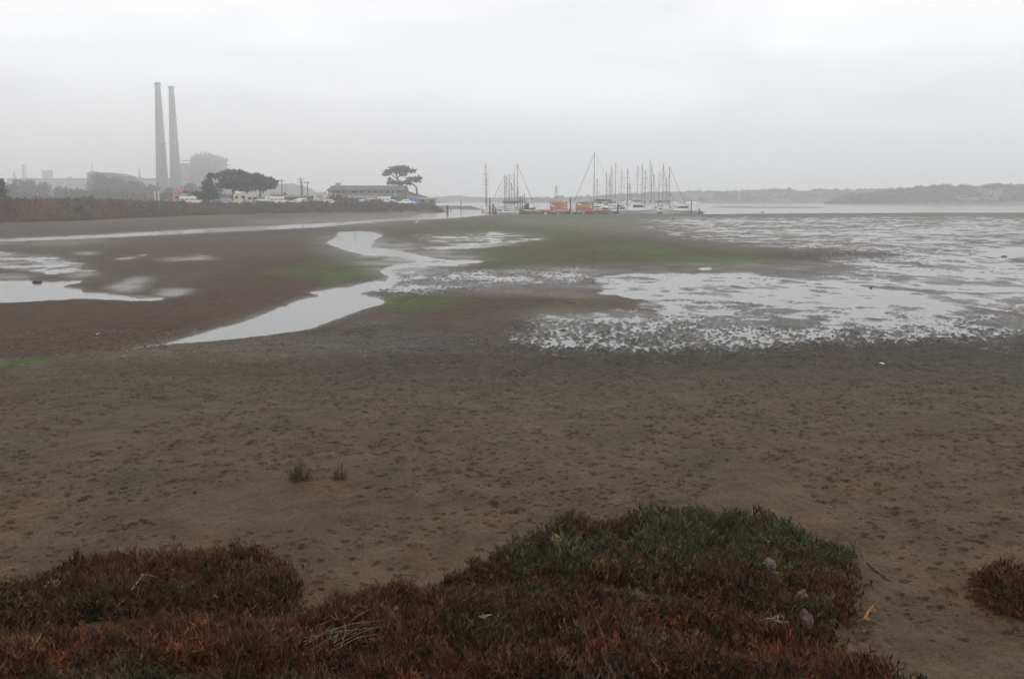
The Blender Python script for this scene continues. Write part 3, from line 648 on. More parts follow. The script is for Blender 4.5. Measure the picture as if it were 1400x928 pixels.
def scrub_scatter(name, x, y, z, s, T, parent=None, zs=1.0):
    n = len(x); rot = np.stack([rng.normal(0, .15, n), rng.normal(0, .15, n), rng.uniform(0, 6.283, n)], 1)
    T = T * (.7 + .6 * rng.random(n))[:, None]
    return scatter(name, np.stack([x, y, z], 1), rot, np.stack([s, s, s * zs * (.7 + .6 * rng.random(n))], 1), T, rng.integers(0, 4, n), scrubs, parent)
n = 110000
y = 1 / rng.uniform(1 / 310, 1 / 105, n); x = y * rng.uniform(-.72, -.03, n)
z, d = land_z(x, y); k = (d > .1) & (d < 60) & ((d < 13) | (rng.random(n) < .16)); x, y, z, d = x[k], y[k], z[k], d[k]
k = ~((d > 17) & (x > -75 - .3 * y) & (y > 205) & (rng.random(len(x)) < .93)); x, y, z, d = x[k], y[k], z[k], d[k]
n1 = fbm(x / 9, y / 9, 3, 601); n2 = fbm(x / 3, y / 3, 2, 611)
T = np.empty((len(x), 3)); T[:] = (.125, .070, .036)
def mt(c, t): T[:] = T + (np.array(c) - T) * np.clip(t, 0, 1)[:, None]
mt((.080, .066, .034), sstep(.48, .66, n1) * .8); mt((.050, .030, .022), sstep(.5, .7, n2) * .8); mt((.15, .105, .062), sstep(9, 15, d) * sstep(.42, .6, n1) * .8); mt((.060, .070, .032), sstep(1.4, .3, d) * .8)
s = (1 - .5 * sstep(-.115, -.105, x / y) * sstep(250, 256, y)) * (1 - .58 * sstep(200, 240, y) * sstep(5, 9, d)) * (.35 + .55 * sstep(.5, 4, d)) * (.7 + .7 * n2) * (.75 + .5 * rng.random(len(x)))
tag(scrub_scatter('bank_scrub', x, y, z - .08, s * 1.15, T), 'rusty brown scrub covering the far bank above the channel', kind='stuff')
# darker round bushes that stand out along the crest
bm_ = tint_mat('bush_dark')
def bush_thing(px, Y, w, h, tint, label, name='shore_bush', group='bushes on the far bank', nl=420):
    X = (px - 700) / F * (Y * CT + 2 * ST); z0 = lz(X, Y); t_ = thing(name, label, 'bush', (X, Y, z0), group=group)
    me = bush_mesh('foliage', int(px * 7 + Y), nl, h / w * 2, .11); o = link('foliage', me, mat('bush_leaf_%d' % int(1000 * tint[0]), tint, .8, .35, 3), t_); o.scale = (w / 2, w / 2, w / 2)
    b = MB(); b.tube((0, 0, -.3), (0, 0, h * .5), .08, .04, 6); b.build('stem', bark, t_); return t_
bark = mat('bark', (.085, .07, .058), .9, .3, 4, bump=.4)
bush_thing(478, 270, 7.0, 1.7, (.060, .075, .034), 'green rounded bush on the bank below the long building, left of centre')
bush_thing(512, 271, 6.0, 1.4, (.085, .072, .04), 'olive bush on the bank below the long building, right of the green one')
bush_thing(120, 190, 4.0, 1.9, (.045, .05, .03), 'small dark bush on the crest below the hall at far left')
bush_thing(460, 281, 6.0, 2.6, (.035, .038, .028), 'dark bush in front of the left end of the long building')
bush_thing(50, 178, 2.6, 2.0, (.17, .115, .06), 'straw coloured dry bush on the crest near the left edge')

# ------------------------------------------------------------------ trees
def leaf_cloud(pads, n_per, leaf, seed, up=.5):
    r_ = np.random.default_rng(seed); V = []
    for (c, rx, ry, rz) in pads:
        n = max(30, int(n_per * rx * (rz + .3 * rx)))
        u = r_.normal(size=(n, 3)); u /= np.linalg.norm(u, axis=1)[:, None]
        q = u * (r_.random(n) ** .45)[:, None]
        cl = np.sin(q[:, 0] * 5 + seed) * np.cos(q[:, 1] * 5 + seed) * np.sin(q[:, 2] * 4 + 2 * seed)
        q = q * (1 + .22 * cl)[:, None]
        p = np.array(c) + q * np.array([rx, ry, rz])
        a = r_.normal(size=(n, 3)) + np.array([0, 0, up]) + u * .7; a /= np.linalg.norm(a, axis=1)[:, None]
        b_ = np.cross(a, r_.normal(size=(n, 3))); b_ /= np.linalg.norm(b_, axis=1)[:, None] + 1e-9
        L = leaf * r_.uniform(.5, 1.5, n)[:, None]; w = leaf * r_.uniform(.2, .5, n)[:, None]
        V.append(np.stack([p - b_ * w, p + b_ * w, p + a * L + b_ * w * .4, p + a * L - b_ * w * .4], 1).reshape(-1, 3))
    V = np.concatenate(V); return fast_mesh('crown', V, np.arange(len(V)).reshape(-1, 4), False)
cyp_leaf = mat('cypress_leaf', (.036, .042, .026), .8, .4, .8); dark_leaf = mat('conifer_leaf', (.026, .036, .022), .8, .4, .8); far_leaf = mat('eucalyptus_leaf', (.04, .040, .031), .8, .3, .5)
def tree(name, label, base, Y, limbs, pads, leaf, n_per, lm, seed, group=None, up=.5):
    """limbs: lists of (px, py, radius m[, dy]) ; pads: (px, py, half width px, half height px[, dy]) around the tree's own place"""
    B = P(base[0], base[1], Y); s_ = (Y * CT) / F; t_ = thing(name, label, 'tree', B, group=group)
    loc = lambda px, py, dy=0: P(px, py, Y) - B + Vector((0, dy, 0))
    tb = MB(); n0 = 0
    for i, lb in enumerate(limbs):
        b = tb if i == 0 else MB()
        b.path([loc(q[0], q[1], q[3] if len(q) > 3 else 0) for q in lb], [q[2] for q in lb], 7)
        b.build('trunk' if i == 0 else 'limb', bark, t_, True)
    me = leaf_cloud([(loc(q[0], q[1], q[4] if len(q) > 4 else 0), q[2] * s_, max(q[2] * s_ * .85, q[3] * s_), q[3] * s_) for q in pads], n_per, leaf, seed, up)
    link('crown', me, lm, t_); return t_
# lone flat-topped cypress behind the long building
tree('cypress_tree', 'lone flat topped cypress with bare leaning limbs behind the long building', (553, 274), 345,
     [[(553, 276, .55), (552, 262, .5), (547, 252, .42), (543, 243, .32), (541, 235, .18)], [(570, 276, .4), (570, 262, .36), (569, 255, .3), (564, 252, .26), (556, 250, .2), (548, 249, .14)],
      [(547, 252, .25), (538, 250, .2, 1), (530, 251, .1, 1)], [(543, 243, .22), (551, 238, .16, -1), (560, 235, .08, -1)], [(544, 246, .2), (535, 239, .14, 1), (527, 237, .06)], [(556, 250, .16), (566, 247, .1, 1.5), (573, 246, .06, 1)]],
     [(540, 231, 9, 3), (551, 230, 8, 2.6), (531, 236, 7, 2.6), (527, 239, 4.5, 1.8), (545, 235, 9, 2.4), (558, 234, 8, 2.2), (565, 234, 4, 1.6), (552, 239, 5, 1.6), (570, 246, 6, 3.2), (562, 246, 7, 2.4), (573, 243, 3, 1.2), (535, 250, 6, 2.4), (545, 251, 6, 2.6), (553, 250, 6, 2.2), (533, 246, 3, 1.2), (560, 251, 5, 1.6)], .75, 46, cyp_leaf, 3, up=.5)
# grove of wind-shaped cypresses
def pad_row(x0, y0, x1, y1, n, rx, ry, sd):
    r_ = random.Random(sd); return [(x0 + (x1 - x0) * i / (n - 1) + r_.uniform(-2, 2), y0 + (y1 - y0) * i / (n - 1) + r_.uniform(-1.2, 1.2), rx * r_.uniform(.7, 1.2), ry * r_.uniform(.7, 1.2), r_.uniform(-3, 3)) for i in range(n)]
tree('cypress_tree', 'spreading dark cypress at the left of the grove above the trailers', (319, 274), 262, [[(319, 276, .4), (319, 262, .36), (318, 252, .28), (315, 244, .15)], [(318, 256, .25), (305, 246, .16), (293, 241, .06)], [(318, 254, .22), (330, 246, .14), (338, 240, .06)]],
     pad_row(292, 241, 335, 238, 8, 8, 2.6, 1) + pad_row(300, 247, 335, 248, 6, 9, 4, 2) + pad_row(304, 255, 335, 257, 7, 9, 4, 3) + [(314, 236, 8, 2), (326, 236, 7, 2)], .7, 54, cyp_leaf, 5, 'cypresses of the grove', 1.1)
tree('cypress_tree', 'second cypress of the grove, its crown joining both neighbours', (337, 273), 268, [[(337, 276, .36), (337, 262, .32), (339, 252, .22), (340, 243, .12)], [(338, 256, .2), (348, 248, .1)]],
     pad_row(330, 240, 356, 243, 6, 7, 2.6, 4) + pad_row(326, 248, 362, 250, 8, 9, 4.5, 5) + pad_row(328, 256, 360, 257, 6, 8, 3.5, 15), .7, 54, cyp_leaf, 6, 'cypresses of the grove', 1.1)
tree('cypress_tree', 'low cypress at the right end of the grove, sloping down to a point', (356, 273), 274, [[(356, 276, .34), (356, 262, .3), (358, 254, .2), (360, 246, .1)], [(357, 257, .18), (368, 253, .08), (376, 252, .04)]],
     pad_row(350, 242, 376, 250, 7, 6, 2.4, 7) + pad_row(348, 249, 372, 254, 7, 8, 3.4, 8) + pad_row(350, 256, 368, 257, 4, 7, 2.6, 18) + [(356, 246, 9, 3.4)], .7, 54, cyp_leaf, 7, 'cypresses of the grove', 1.1)
def conifer(px, base_y, top_y, wpx, Y, label, lm, seed, group=None):
    r_ = random.Random(seed); h = base_y - top_y; pads = []
    for i in range(11):
        t = i / 10; w = wpx / 2 * (1 - t) ** .75 + .8
        for k in range(3): pads.append((px + r_.uniform(-.55, .55) * w, base_y - h * (.10 + .88 * t) + r_.uniform(-1, 1), w * .62, h * .055 + .6, r_.uniform(-.6, .6) * w * Y / F))
    return tree('conifer_tree', label, (px, base_y), Y, [[(px, base_y + 1, .28), (px, base_y - h * .6, .16), (px + .5, top_y + 1, .04)]], pads, .45, 55, lm, seed, group, .1)
conifer(285, 273, 243, 40, 240, 'dark pointed conifer standing left of the cypress grove', dark_leaf, 11)
conifer(2, 275, 248, 20, 190, 'dark narrow conifer at the left edge of the picture', dark_leaf, 12)
def far_tree(px, base_y, top_y, wpx, Y, label, seed, lm=None):
    r_ = random.Random(seed); h = base_y - top_y; pads = []
    for i in range(16):
        a = r_.uniform(0, 6.28); q = r_.random() ** .5
        pads.append((px + q * math.cos(a) * wpx * .36, top_y + h * .46 + q * math.sin(a) * h * .34, wpx * .24, h * .16, r_.uniform(-.3, .3) * wpx * Y / F))
    return tree('broad_tree', label, (px, base_y), Y, [[(px, base_y + 2, .45), (px, base_y - h * .4, .3), (px + 1, top_y + h * .3, .1)]], pads, 1.1, 9, lm or far_leaf, seed, 'trees in front of the power station')
for i, (a_, lab) in enumerate((((34, 276, 240, 30, 470), 'tall bushy tree under the left antenna mast'), ((14, 276, 250, 22, 430), 'low bushy tree beside the dark conifer at far left'), ((58, 276, 249, 24, 480), 'bushy tree right of the one under the left antenna'),
        ((84, 276, 253, 20, 470), 'small bushy tree before the middle of the long hall'), ((106, 276, 258, 22, 460), 'lowest bushy tree before the long hall'), ((136, 276, 238, 34, 520), 'tall round tree in front of the square tower block'), ((158, 276, 240, 34, 520), 'round tree right of the square tower block'),
        ((184, 276, 246, 36, 500), 'broad low tree left of the chimneys'), ((208, 276, 252, 30, 480), 'low round tree at the foot of the front chimney'), ((232, 276, 257, 22, 450), 'low bushy tree between the two chimney feet'), ((258, 276, 250, 26, 520), 'round tree below the boiler house'))): far_tree(*a_, lab, 40 + i)
# the belt of low woodland below the power station reads as one mass
n = 1500; pxs = rng.uniform(-60, 330, n); Yw = rng.uniform(380, 450, n); x = (pxs - 700) / F * Yw; z, d = land_z(x, Yw); n1 = fbm(x / 14, Yw / 30, 3, 661)
T = np.empty((n, 3)); T[:] = (.040, .038, .029); T *= (.7 + .6 * n1)[:, None]
x = x; tag(scrub_scatter('woodland_belt', x, Yw, z - .3, 1.2 + 4.6 * n1 ** 1.5 * (.6 + .8 * rng.random(n)), T), 'dark belt of low woodland below the power station', kind='stuff')
# ------------------------------------------------------------------ power station
conc = mat('chimney_concrete', (.085, .078, .075), .9, .12, .08); blue_c = mat('chimney_blue', (.06, .15, .24), .8, .1, .1); rust_c = mat('chimney_pinkish', (.105, .075, .068), .9, .15, .08); steel = mat('steel_grey', (.22, .22, .23), .7, .2, .2); hall_m = mat('hall_wall', (.30, .30, .29), .85, .12, .06); hall_d = mat('hall_dark', (.15, .15, .16), .8, .15, .06)
def stack(pxb, pxt, ytop, ybase, Y, wt, wb, ring_y, label):
    T_ = P(pxt, ytop, Y); B_ = P(pxb, ybase, Y); h = T_.z - 1.5; s_ = Y * CT / F; x_ = (T_.x + B_.x) / 2; t_ = thing('smokestack', label, 'chimney', (x_, Y, 1.5))
    rt, rb = wt * s_ / 2, wb * s_ / 2; zz = lambda py: P(pxt, py, Y).z - 1.5; rr_ = lambda z_: rb + (rt - rb) * (z_ / h)
    z1, z2 = zz(ytop + 14), zz(ring_y[0])
    b = MB(); b.lathe([(rb, 0), (rr_(z2), z2)], 28); b.build('shaft', conc, t_, True)
    b = MB(); b.lathe([(rr_(z2), z2), (rr_(z1), z1)], 28); b.build('upper_shaft', rust_c, t_, True)
    b = MB(); b.lathe([(rr_(z1), z1), (rt, h - 2.2)], 28); b.build('painted_band', blue_c, t_, True)
    b = MB(); b.lathe([(rt * 1.02, h - 2.2), (rt * 1.28, h - 1.8), (rt * 1.28, h - .6), (rt * 1.02, h - .3), (rt * 1.02, h), (rt * .8, h), (rt * .8, h - 1)], 28); b.build('crown_ring', conc, t_)
    for y_ in ring_y:
        z_ = zz(y_); r_ = rr_(z_); b = MB(); b.lathe([(r_ * 1.0, z_ - .5), (r_ * 1.14, z_ - .3), (r_ * 1.14, z_ + .5), (r_ * 1.0, z_ + .5)], 28); b.build('gallery', steel, t_)
stack(221.5, 216.2, 113, 262, 780, 7.2, 18, (156, 195), 'nearer taller concrete chimney with blue top at left')
stack(239.5, 235.3, 118, 262, 830, 7.0, 16.5, (160, 197), 'slightly shorter concrete chimney with blue top at right')
def px_box(b, x0, x1, y0, y1, Y, dep, B):
    A = P(x0, y1, Y); C_ = P(x1, y0, Y); z0 = max(A.z, 0.5); b.box(((A.x + C_.x) / 2 - B.x, Y + dep / 2 - B.y, (z0 + C_.z) / 2 - B.z), (C_.x - A.x, dep, C_.z - z0)); return b
Bp = Vector((P(280, 265, 930).x, 930, 2)); t_ = thing('boiler_house', 'hazy boiler house with steel frames right of the chimneys', 'power plant', Bp)
for nm, bx4, Y_, dp, mm in (('boiler_block', (262, 298, 216, 268), 945, 30, hall_d), ('boiler_block', (247, 262, 223, 268), 948, 26, hall_m), ('boiler_block', (298, 310, 232, 268), 944, 26, hall_d), ('penthouse', (266, 290, 211.5, 216), 950, 18, hall_m), ('duct', (243, 250, 230, 268), 940, 8, steel), ('duct', (252, 258, 228, 268), 936, 5, steel)):
    px_box(MB(), *bx4, Y_, dp, Bp).build(nm, mm, t_)
for x_ in (262, 269, 276, 283, 290, 297, 303, 309, 314):
    top = {262: 213, 269: 209, 276: 207, 283: 209, 290: 210, 297: 213, 303: 217, 309: 221, 314: 230}[x_]; A = P(x_, 268, 938) - Bp; C_ = P(x_, top, 938) - Bp; b = MB(); b.box(((A.x + C_.x) / 2, 938 - 930, (C_.z) / 2), (.8, .8, C_.z)); b.build('column', steel, t_)
for y_, x0, x1 in ((214, 262, 300), (219, 247, 306), (225, 247, 312), (231, 247, 316), (237, 245, 315), (243, 245, 315), (250, 245, 315), (257, 245, 315)):
    px_box(MB(), x0, x1, y_, y_ + .9, 933, 10, Bp).build('floor_deck', steel, t_)
for k in range(10):
    x_ = 264 + 5 * k; y_ = 210 + abs(k - 3) * 1.4; px_box(MB(), x_, x_ + 1.6, y_ - 2.5, y_ + 2, 940, 3, Bp).build('vent_pipe', hall_m, t_)
Bp = Vector((P(110, 265, 900).x, 900, 2)); t_ = thing('turbine_hall', 'long flat roofed pale hall at left behind the trees', 'power plant', Bp)
px_box(MB(), 11, 246, 246, 270, 905, 40, Bp).build('wall', hall_m, t_); px_box(MB(), 10, 247, 244, 246, 904, 42, Bp).build('roof', hall_d, t_)
for k in range(15): px_box(MB(), 16 + 15 * k, 26 + 15 * k, 251, 255, 904.6, .6, Bp).build('window', hall_d, t_)
for k in range(5): px_box(MB(), 60 + 32 * k, 64 + 32 * k, 242, 244.2, 915, 4, Bp).build('roof_vent', steel, t_)
tw_m = mat('tower_dark', (.085, .085, .085), .85, .15, .1); Bp = Vector((P(126, 265, 660).x, 660, 2)); t_ = thing('tower_block', 'square grey block with a rounded roof and thin mast before the hall', 'building', Bp)
px_box(MB(), 120, 170, 242, 270, 660, 22, Bp).build('wall', tw_m, t_); A = P(120, 242, 660) - Bp; C_ = P(170, 238, 660) - Bp; b = MB(); wq = C_.x - A.x; b.prism([(A.x + wq * k / 8, A.z + .02 + (C_.z - A.z + 1.0) * math.sin(math.pi * min(1, .12 + k / 9.5))) for k in range(9)] + [(C_.x, A.z + .02), (A.x, A.z + .02)], 0, 22); b.build('barrel_roof', tw_m, t_); b = MB(); A = P(127, 240, 666) - Bp; b.lathe([(4.8, 0), (4.4, 1.4), (3, 2.4), (.8, 2.9)], 14, (A.x, 8, A.z)); b.build('dome', hall_d, t_)
A = P(126.5, 240, 668) - Bp; C_ = P(126.5, 223, 668) - Bp; b = MB(); b.tube((A.x, 8, A.z), (A.x, 8, C_.z), .35, .2); b.build('mast', steel, t_)
for k in range(3): px_box(MB(), 124 + 7 * k, 127.5 + 7 * k, 246, 250, 659.6, .6, Bp).build('window', steel, t_)
def antenna(px, y0, y1, Y, label, w=.5, lattice=True):
    A = P(px, y1, Y); C_ = P(px, y0, Y); z0 = 1.5; t_ = thing('antenna_mast', label, 'mast', (A.x, Y, z0)); h = C_.z - z0; n = 10
    for k in range(3):
        a = 2.09 * k; b = MB(); b.tube((w * 2 * math.cos(a), w * 2 * math.sin(a), 0), (w * .7 * math.cos(a), w * .7 * math.sin(a), h), .22, .16); b.build('leg', steel, t_)
    b = MB()
    for i in range(n):
        for k in range(3):
            r0 = w * (2 - 1.3 * i / n); r1 = w * (2 - 1.3 * (i + 1) / n); a0, a1 = 2.09 * k, 2.09 * (k + 1); b.tube((r0 * math.cos(a0), r0 * math.sin(a0), h * i / n), (r1 * math.cos(a1), r1 * math.sin(a1), h * (i + 1) / n), .1, .1, 4)
    b.build('bracing', steel, t_)
antenna(34.5, 225, 262, 700, 'tall lattice mast rising above the leftmost trees', 1.4); antenna(21, 235, 262, 760, 'short lattice mast left of the tall one', .9); antenna(192, 229, 262, 900, 'thin lattice mast on the hall left of the chimneys', .7)
Bp = Vector((P(62, 244, 1000).x, 1000, 2)); t_ = thing('water_tank', 'faint square tank standing behind the long hall', 'tank', Bp); px_box(MB(), 58, 67, 233, 243, 1000, 8, Bp).build('tank', hall_m, t_); px_box(MB(), 60, 61, 243, 270, 1002, 1, Bp).build('leg', steel, t_); px_box(MB(), 64, 65, 243, 270, 1002, 1, Bp).build('leg', steel, t_)
# utility poles
pole_m = mat('pole_wood', (.10, .085, .072), .9, .2, 3)
def pole(px, y0, Y, label, arms=2):
    A = P(px, 272, Y); C_ = P(px, y0, Y); z0 = lz(A.x, Y); t_ = thing('utility_pole', label, 'utility pole', (A.x, Y, z0), group='utility poles on the shore'); h = C_.z - z0
    b = MB(); b.tube((0, 0, -.2), (0, 0, h), .2, .13, 8); b.build('post', pole_m, t_)
    for k in range(arms): b = MB(); b.box((0, 0, h - .5 - .9 * k), (2.0, .12, .14)); b.build('crossarm', pole_m, t_)
pole(386, 245, 300, 'utility pole right of the cypress grove', 1); pole(412, 243, 310, 'tallest pole of the close pair before the hazy hill', 2); pole(413.6, 247, 318, 'shorter pole touching the tallest pole', 1); pole(421, 248, 320, 'utility pole just left of the long building', 1); pole(391, 252, 520, 'faint far pole right of the grove', 1)
for px, y0, y1, Y, c, lab in ((203, 261, 272, 215, (.45, .24, .05), 'orange marker post on the crest below the chimneys'), (212, 262, 270, 225, (.62, .62, .60), 'left of two white posts below the chimneys'), (217, 262, 270, 225, (.62, .62, .60), 'right of two white posts below the chimneys')):
    A = P(px, y1, Y); z0 = lz(A.x, Y); h = P(px, y0, Y).z - z0; t_ = thing('marker_post', lab, 'post', (A.x, Y, z0)); b = MB(); b.box((0, 0, h / 2), (.28, .28, h), .3); b.build('post', mat('post_%d' % int(c[2] * 100), c, .7, .1), t_); b = MB(); b.box((0, 0, h + .05), (.4, .4, .1), .3, .6); b.build('cap', mat('post_%d' % int(c[2] * 100), c), t_)

# ------------------------------------------------------------------ vehicles, trailers, huts
tyre = mat('tyre', (.02, .02, .021), .8); glass_d = mat('dark_glass', (.02, .024, .028), .12, .1, 2); chrome = mat('trim_metal', (.4, .4, .42), .35, .1, 4, .8); lamp_m = mat('lamp_lens', (.6, .6, .55), .2, .1)
def paint(name, c): return mat('paint_' + name, c, .35, .06, 1.5)
def car(label, px, Y, rz, c, kind='sedan', group='cars parked along the shore', name='parked_car'):
    X = (px - 700) / F * (Y * CT + 1.5 * ST); t_ = thing(name, label, 'van' if kind == 'van' else 'car', (X, Y, lz(X, Y)), rz, group); pm = paint('%d_%d' % (int(c[0] * 100), int(c[2] * 100)), c)
    if kind == 'van':
        L, Wd = 5.3, 1.95; lo = [(-2.65, .35), (2.6, .35), (2.65, .75), (2.5, 1.05), (1.75, 1.25), (1.75, 1.26), (-2.65, 1.26)]; up = [(1.78, 1.25), (1.0, 2.1), (.7, 2.2), (-2.5, 2.2), (-2.65, 2.0), (-2.65, 1.25)]; wins = [(1.45, 1.32, .95, 1.95, .35), (.3, 1.35, .95, 1.95, 0), (-.9, 1.35, .95, 1.95, 0), (-2.0, 1.35, .8, 1.95, 0)]; wx = (1.75, -1.7)
    elif kind == 'suv':
        L, Wd = 4.6, 1.85; lo = [(-2.3, .4), (2.25, .4), (2.3, .8), (2.2, 1.0), (1.0, 1.12), (-2.3, 1.12)]; up = [(1.05, 1.1), (.35, 1.65), (.1, 1.72), (-2.0, 1.72), (-2.28, 1.1)]; wins = [(.4, 1.15, .7, 1.6, .35), (-.55, 1.15, .8, 1.62, 0), (-1.5, 1.15, .7, 1.6, -.2)]; wx = (1.4, -1.4)
    else:
        L, Wd = 4.5, 1.75; lo = [(-2.25, .35), (2.2, .35), (2.25, .65), (2.1, .82), (.95, .95), (-1.5, .97), (-2.2, .9)]; up = [(1.0, .94), (.3, 1.38), (.05, 1.43), (-.9, 1.43), (-1.65, .96)]; wins = [(.25, .98, .7, 1.34, .4), (-.6, .98, .7, 1.36, -.15)]; wx = (1.4, -1.35)
    def prof(pl, w0, nm, mm, par):
        xs = [p[0] for p in pl]; zs = [p[1] for p in pl]; b = MB(); secs = []
        cx, cz = sum(xs) / len(xs), sum(zs) / len(zs)
        for yv, k in ((-w0 / 2, .93), (-w0 / 2 * .92, 1), (w0 / 2 * .92, 1), (w0 / 2, .93)): secs.append([(cx + (x - cx) * k, yv, cz + (z - cz) * k) for x, z in pl])
        b.loft(secs); return b.build(nm, mm, par)
    body = prof(lo, Wd, 'body', pm, t_); prof(up, Wd * .86, 'cabin', pm, t_)
    for (wx0, z0, ln, z1, sl_) in wins:
        for sd_ in (-1, 1):
            y_ = sd_ * Wd * .43 * 1.004; b = MB(); x0, x1 = wx0 - ln / 2, wx0 + ln / 2; b.add([(x0, y_, z0), (x1, y_, z0), (x1 - max(0, sl_), y_ * .99, z1), (x0 - min(0, sl_), y_ * .99, z1)], [(0, 1, 2, 3)]); b.build('window', glass_d, t_)
    for x_ in wx:
        for sd_ in (-1, 1):
            b = MB(); b.tube((x_, sd_ * (Wd / 2 - .22), .33), (x_, sd_ * (Wd / 2 + .01), .33), .33, .33, 14); w_ = b.build('wheel', tyre, t_); b = MB(); b.tube((x_, sd_ * (Wd / 2 + .0), .33), (x_, sd_ * (Wd / 2 + .03), .33), .2, .18, 10); b.build('rim', chrome, w_)
    for sd_ in (-1, 1): b = MB(); b.box((max(p[0] for p in lo) - .02, sd_ * Wd * .34, .68), (.1, .3, .14)); b.build('headlight', lamp_m, t_)
    return t_
WH = (.72, .72, .71)
car('white car left of the dark conifer, nose hidden by scrub', 262, 236, .2, WH, 'van'); car('pale car beside the dark conifer at left', 272, 240, .1, (.6, .61, .62), 'suv')
car('blue grey car under the left cypress', 297, 256, .1, (.22, .26, .33)); car('pale blue car under the cypress grove, right of the blue grey one', 312, 258, 0, (.36, .40, .46), 'suv'); car('blue car near the red roofed hut', 227, 240, .1, (.14, .20, .36))
car('white box van right of the boat on its trailer', 383, 262, .15, (.74, .74, .74), 'van', name='parked_van')
car('white car before the low dark shed', 407, 285, .1, WH); car('white hatchback at the right end of the low dark shed', 415, 276, 1.2, WH, 'suv')
for px, Y_, rz, kd, lab in ((452, 277, .1, 'sedan', 'white car at the left end of the long building'), (476.5, 284, 1.3, 'suv', 'white pickup sized car under the second orange sign'), (487, 290, 1.4, 'sedan', 'small white car right of the pickup before the long building'), (498, 288, .1, 'sedan', 'white car in front of the middle of the long building'), (511, 288, .05, 'suv', 'long white car left of the white van before the building'), (516, 276, 0, 'sedan', 'white car nearest the bank below the long building'), (529, 285, .05, 'van', 'large white van in front of the long building'), (537, 274, 0, 'sedan', 'white car right of the large van'), (557, 280, 0, 'sedan', 'white car beside the blue container')):
    car(lab, px, Y_, rz, (.75, .75, .75), kd)
cream = mat('trailer_cream', (.58, .55, .46), .6, .08, 1)
def trailer(label, px0, px1, ytop, Y, m_, seed):
    A = P(px0, 272, Y); C_ = P(px1, ytop, Y); w = C_.x - A.x; x_ = (A.x + C_.x) / 2; z0 = lz(x_, Y); h = C_.z - z0 - .4; t_ = thing('travel_trailer', label, 'trailer', (x_, Y, z0), group='trailers below the grove')
    pl = [(-w / 2, .45), (w / 2 - .2, .45), (w / 2, .8), (w / 2, h * .6 + .4), (w / 2 - .35, h + .3), (w / 2 - .8, h + .42), (-w / 2 + .5, h + .42), (-w / 2, h + .1)]; b = MB(); b.prism(pl, -1.2, 1.2); b.build('body', m_, t_)
    b = MB(); b.box((0, 0, h + .47), (w * .9, 2.2, .1)); b.build('roof', mat('trailer_roof', (.55, .54, .52)), t_)
    for k in range(max(2, int(w / 1.6))):
        b = MB(); b.box((-w / 2 + .8 + k * 1.5, -1.21, h * .62 + .45), (.75, .04, .6)); b.build('window', glass_d, t_)
    b = MB(); b.box((w * .12 + .75, -1.21, h * .45 + .4), (.6, .03, h * .75)); b.build('door', mat('trailer_door', (.2, .19, .18)), t_)
    for sx in (-.5, .5): b = MB(); b.tube((sx, -1.22, .33), (sx, -.95, .33), .33, .33, 12); b.build('wheel', tyre, t_)
    b = MB(); b.tube((w / 2, 0, .45), (w / 2 + 1, 0, .4), .06, .05); b.build('drawbar', chrome, t_)
trailer('cream travel trailer with dark windows under the grove, leftmost', 321, 338, 264.5, 250, cream, 1); trailer('short cream trailer between the long trailer and the boat', 339, 347, 267, 252, cream, 2)
trailer('long grey white trailer behind the boat on its trailer', 352, 365, 264.8, 285, mat('trailer_grey', (.5, .5, .5), .6, .08, 1), 3)
def hut(name, label, px0, px1, yt, ye, Y, dep, wm, rm, cat_='building', mono=0, base=None):
    A = P(px0, 272, Y); C_ = P(px1, yt, Y); E = P(px0, ye, Y); w = C_.x - A.x; x_ = (A.x + C_.x) / 2; z0 = lz(x_, Y) if base is None else base; t_ = thing(name, label, cat_, (x_, Y, z0)); he, hr = E.z - z0, C_.z - z0
    b = MB(); b.box((0, dep / 2, he / 2 - .2), (w, dep, he + .4)); b.build('wall', wm, t_)
    b = MB(); o_ = .35
    if mono == 0: b.add([(-w / 2 - o_, -o_, he - .05), (w / 2 + o_, -o_, he - .05), (w / 2 + o_, dep / 2, hr), (-w / 2 - o_, dep / 2, hr), (-w / 2 - o_, dep + o_, he - .05), (w / 2 + o_, dep + o_, he - .05), (-w / 2 - o_, -o_, he + .1), (w / 2 + o_, -o_, he + .1), (w / 2 + o_, dep / 2, hr + .15), (-w / 2 - o_, dep / 2, hr + .15), (-w / 2 - o_, dep + o_, he + .1), (w / 2 + o_, dep + o_, he + .1)], [(0, 1, 2, 3), (3, 2, 5, 4), (6, 9, 8, 7), (9, 10, 11, 8), (0, 6, 7, 1), (4, 5, 11, 10), (0, 3, 9, 6), (3, 4, 10, 9), (1, 7, 8, 2), (2, 8, 11, 5)])
    else: b.prism([(-w / 2 - o_, hr if mono > 0 else he), (w / 2 + o_, he if mono > 0 else hr), (w / 2 + o_, (he if mono > 0 else hr) + .2), (-w / 2 - o_, (hr if mono > 0 else he) + .2)], -o_, dep + o_)
    b.build('roof', rm, t_)
    if mono: b = MB(); b.prism([(-w / 2, he - .1), (w / 2, he - .1), (w / 2, (he if mono > 0 else hr)), (-w / 2, (hr if mono > 0 else he))], .02, dep - .02); b.build('gable', wm, t_)
    n = max(1, int(w / 3.0))
    for k in range(n): b = MB(); b.box((-w / 2 + w * (k + .5) / n, -.03, he * .6), (.9, .08, .8)); b.build('window', glass_d, t_)
    b = MB(); b.box((w * .33, -.03, he * .36), (.9, .08, he * .72)); b.build('door', mat('door_grey', (.16, .16, .17)), t_); return t_
g1_ = mat('shed_grey', (.26, .26, .25), .85, .15, .6); r1_ = mat('roof_dark', (.09, .088, .085), .85, .2, .6); r2_ = mat('roof_red', (.24, .07, .05), .85, .15, .6); br_ = mat('shed_brown', (.20, .15, .11), .85, .2, .6)
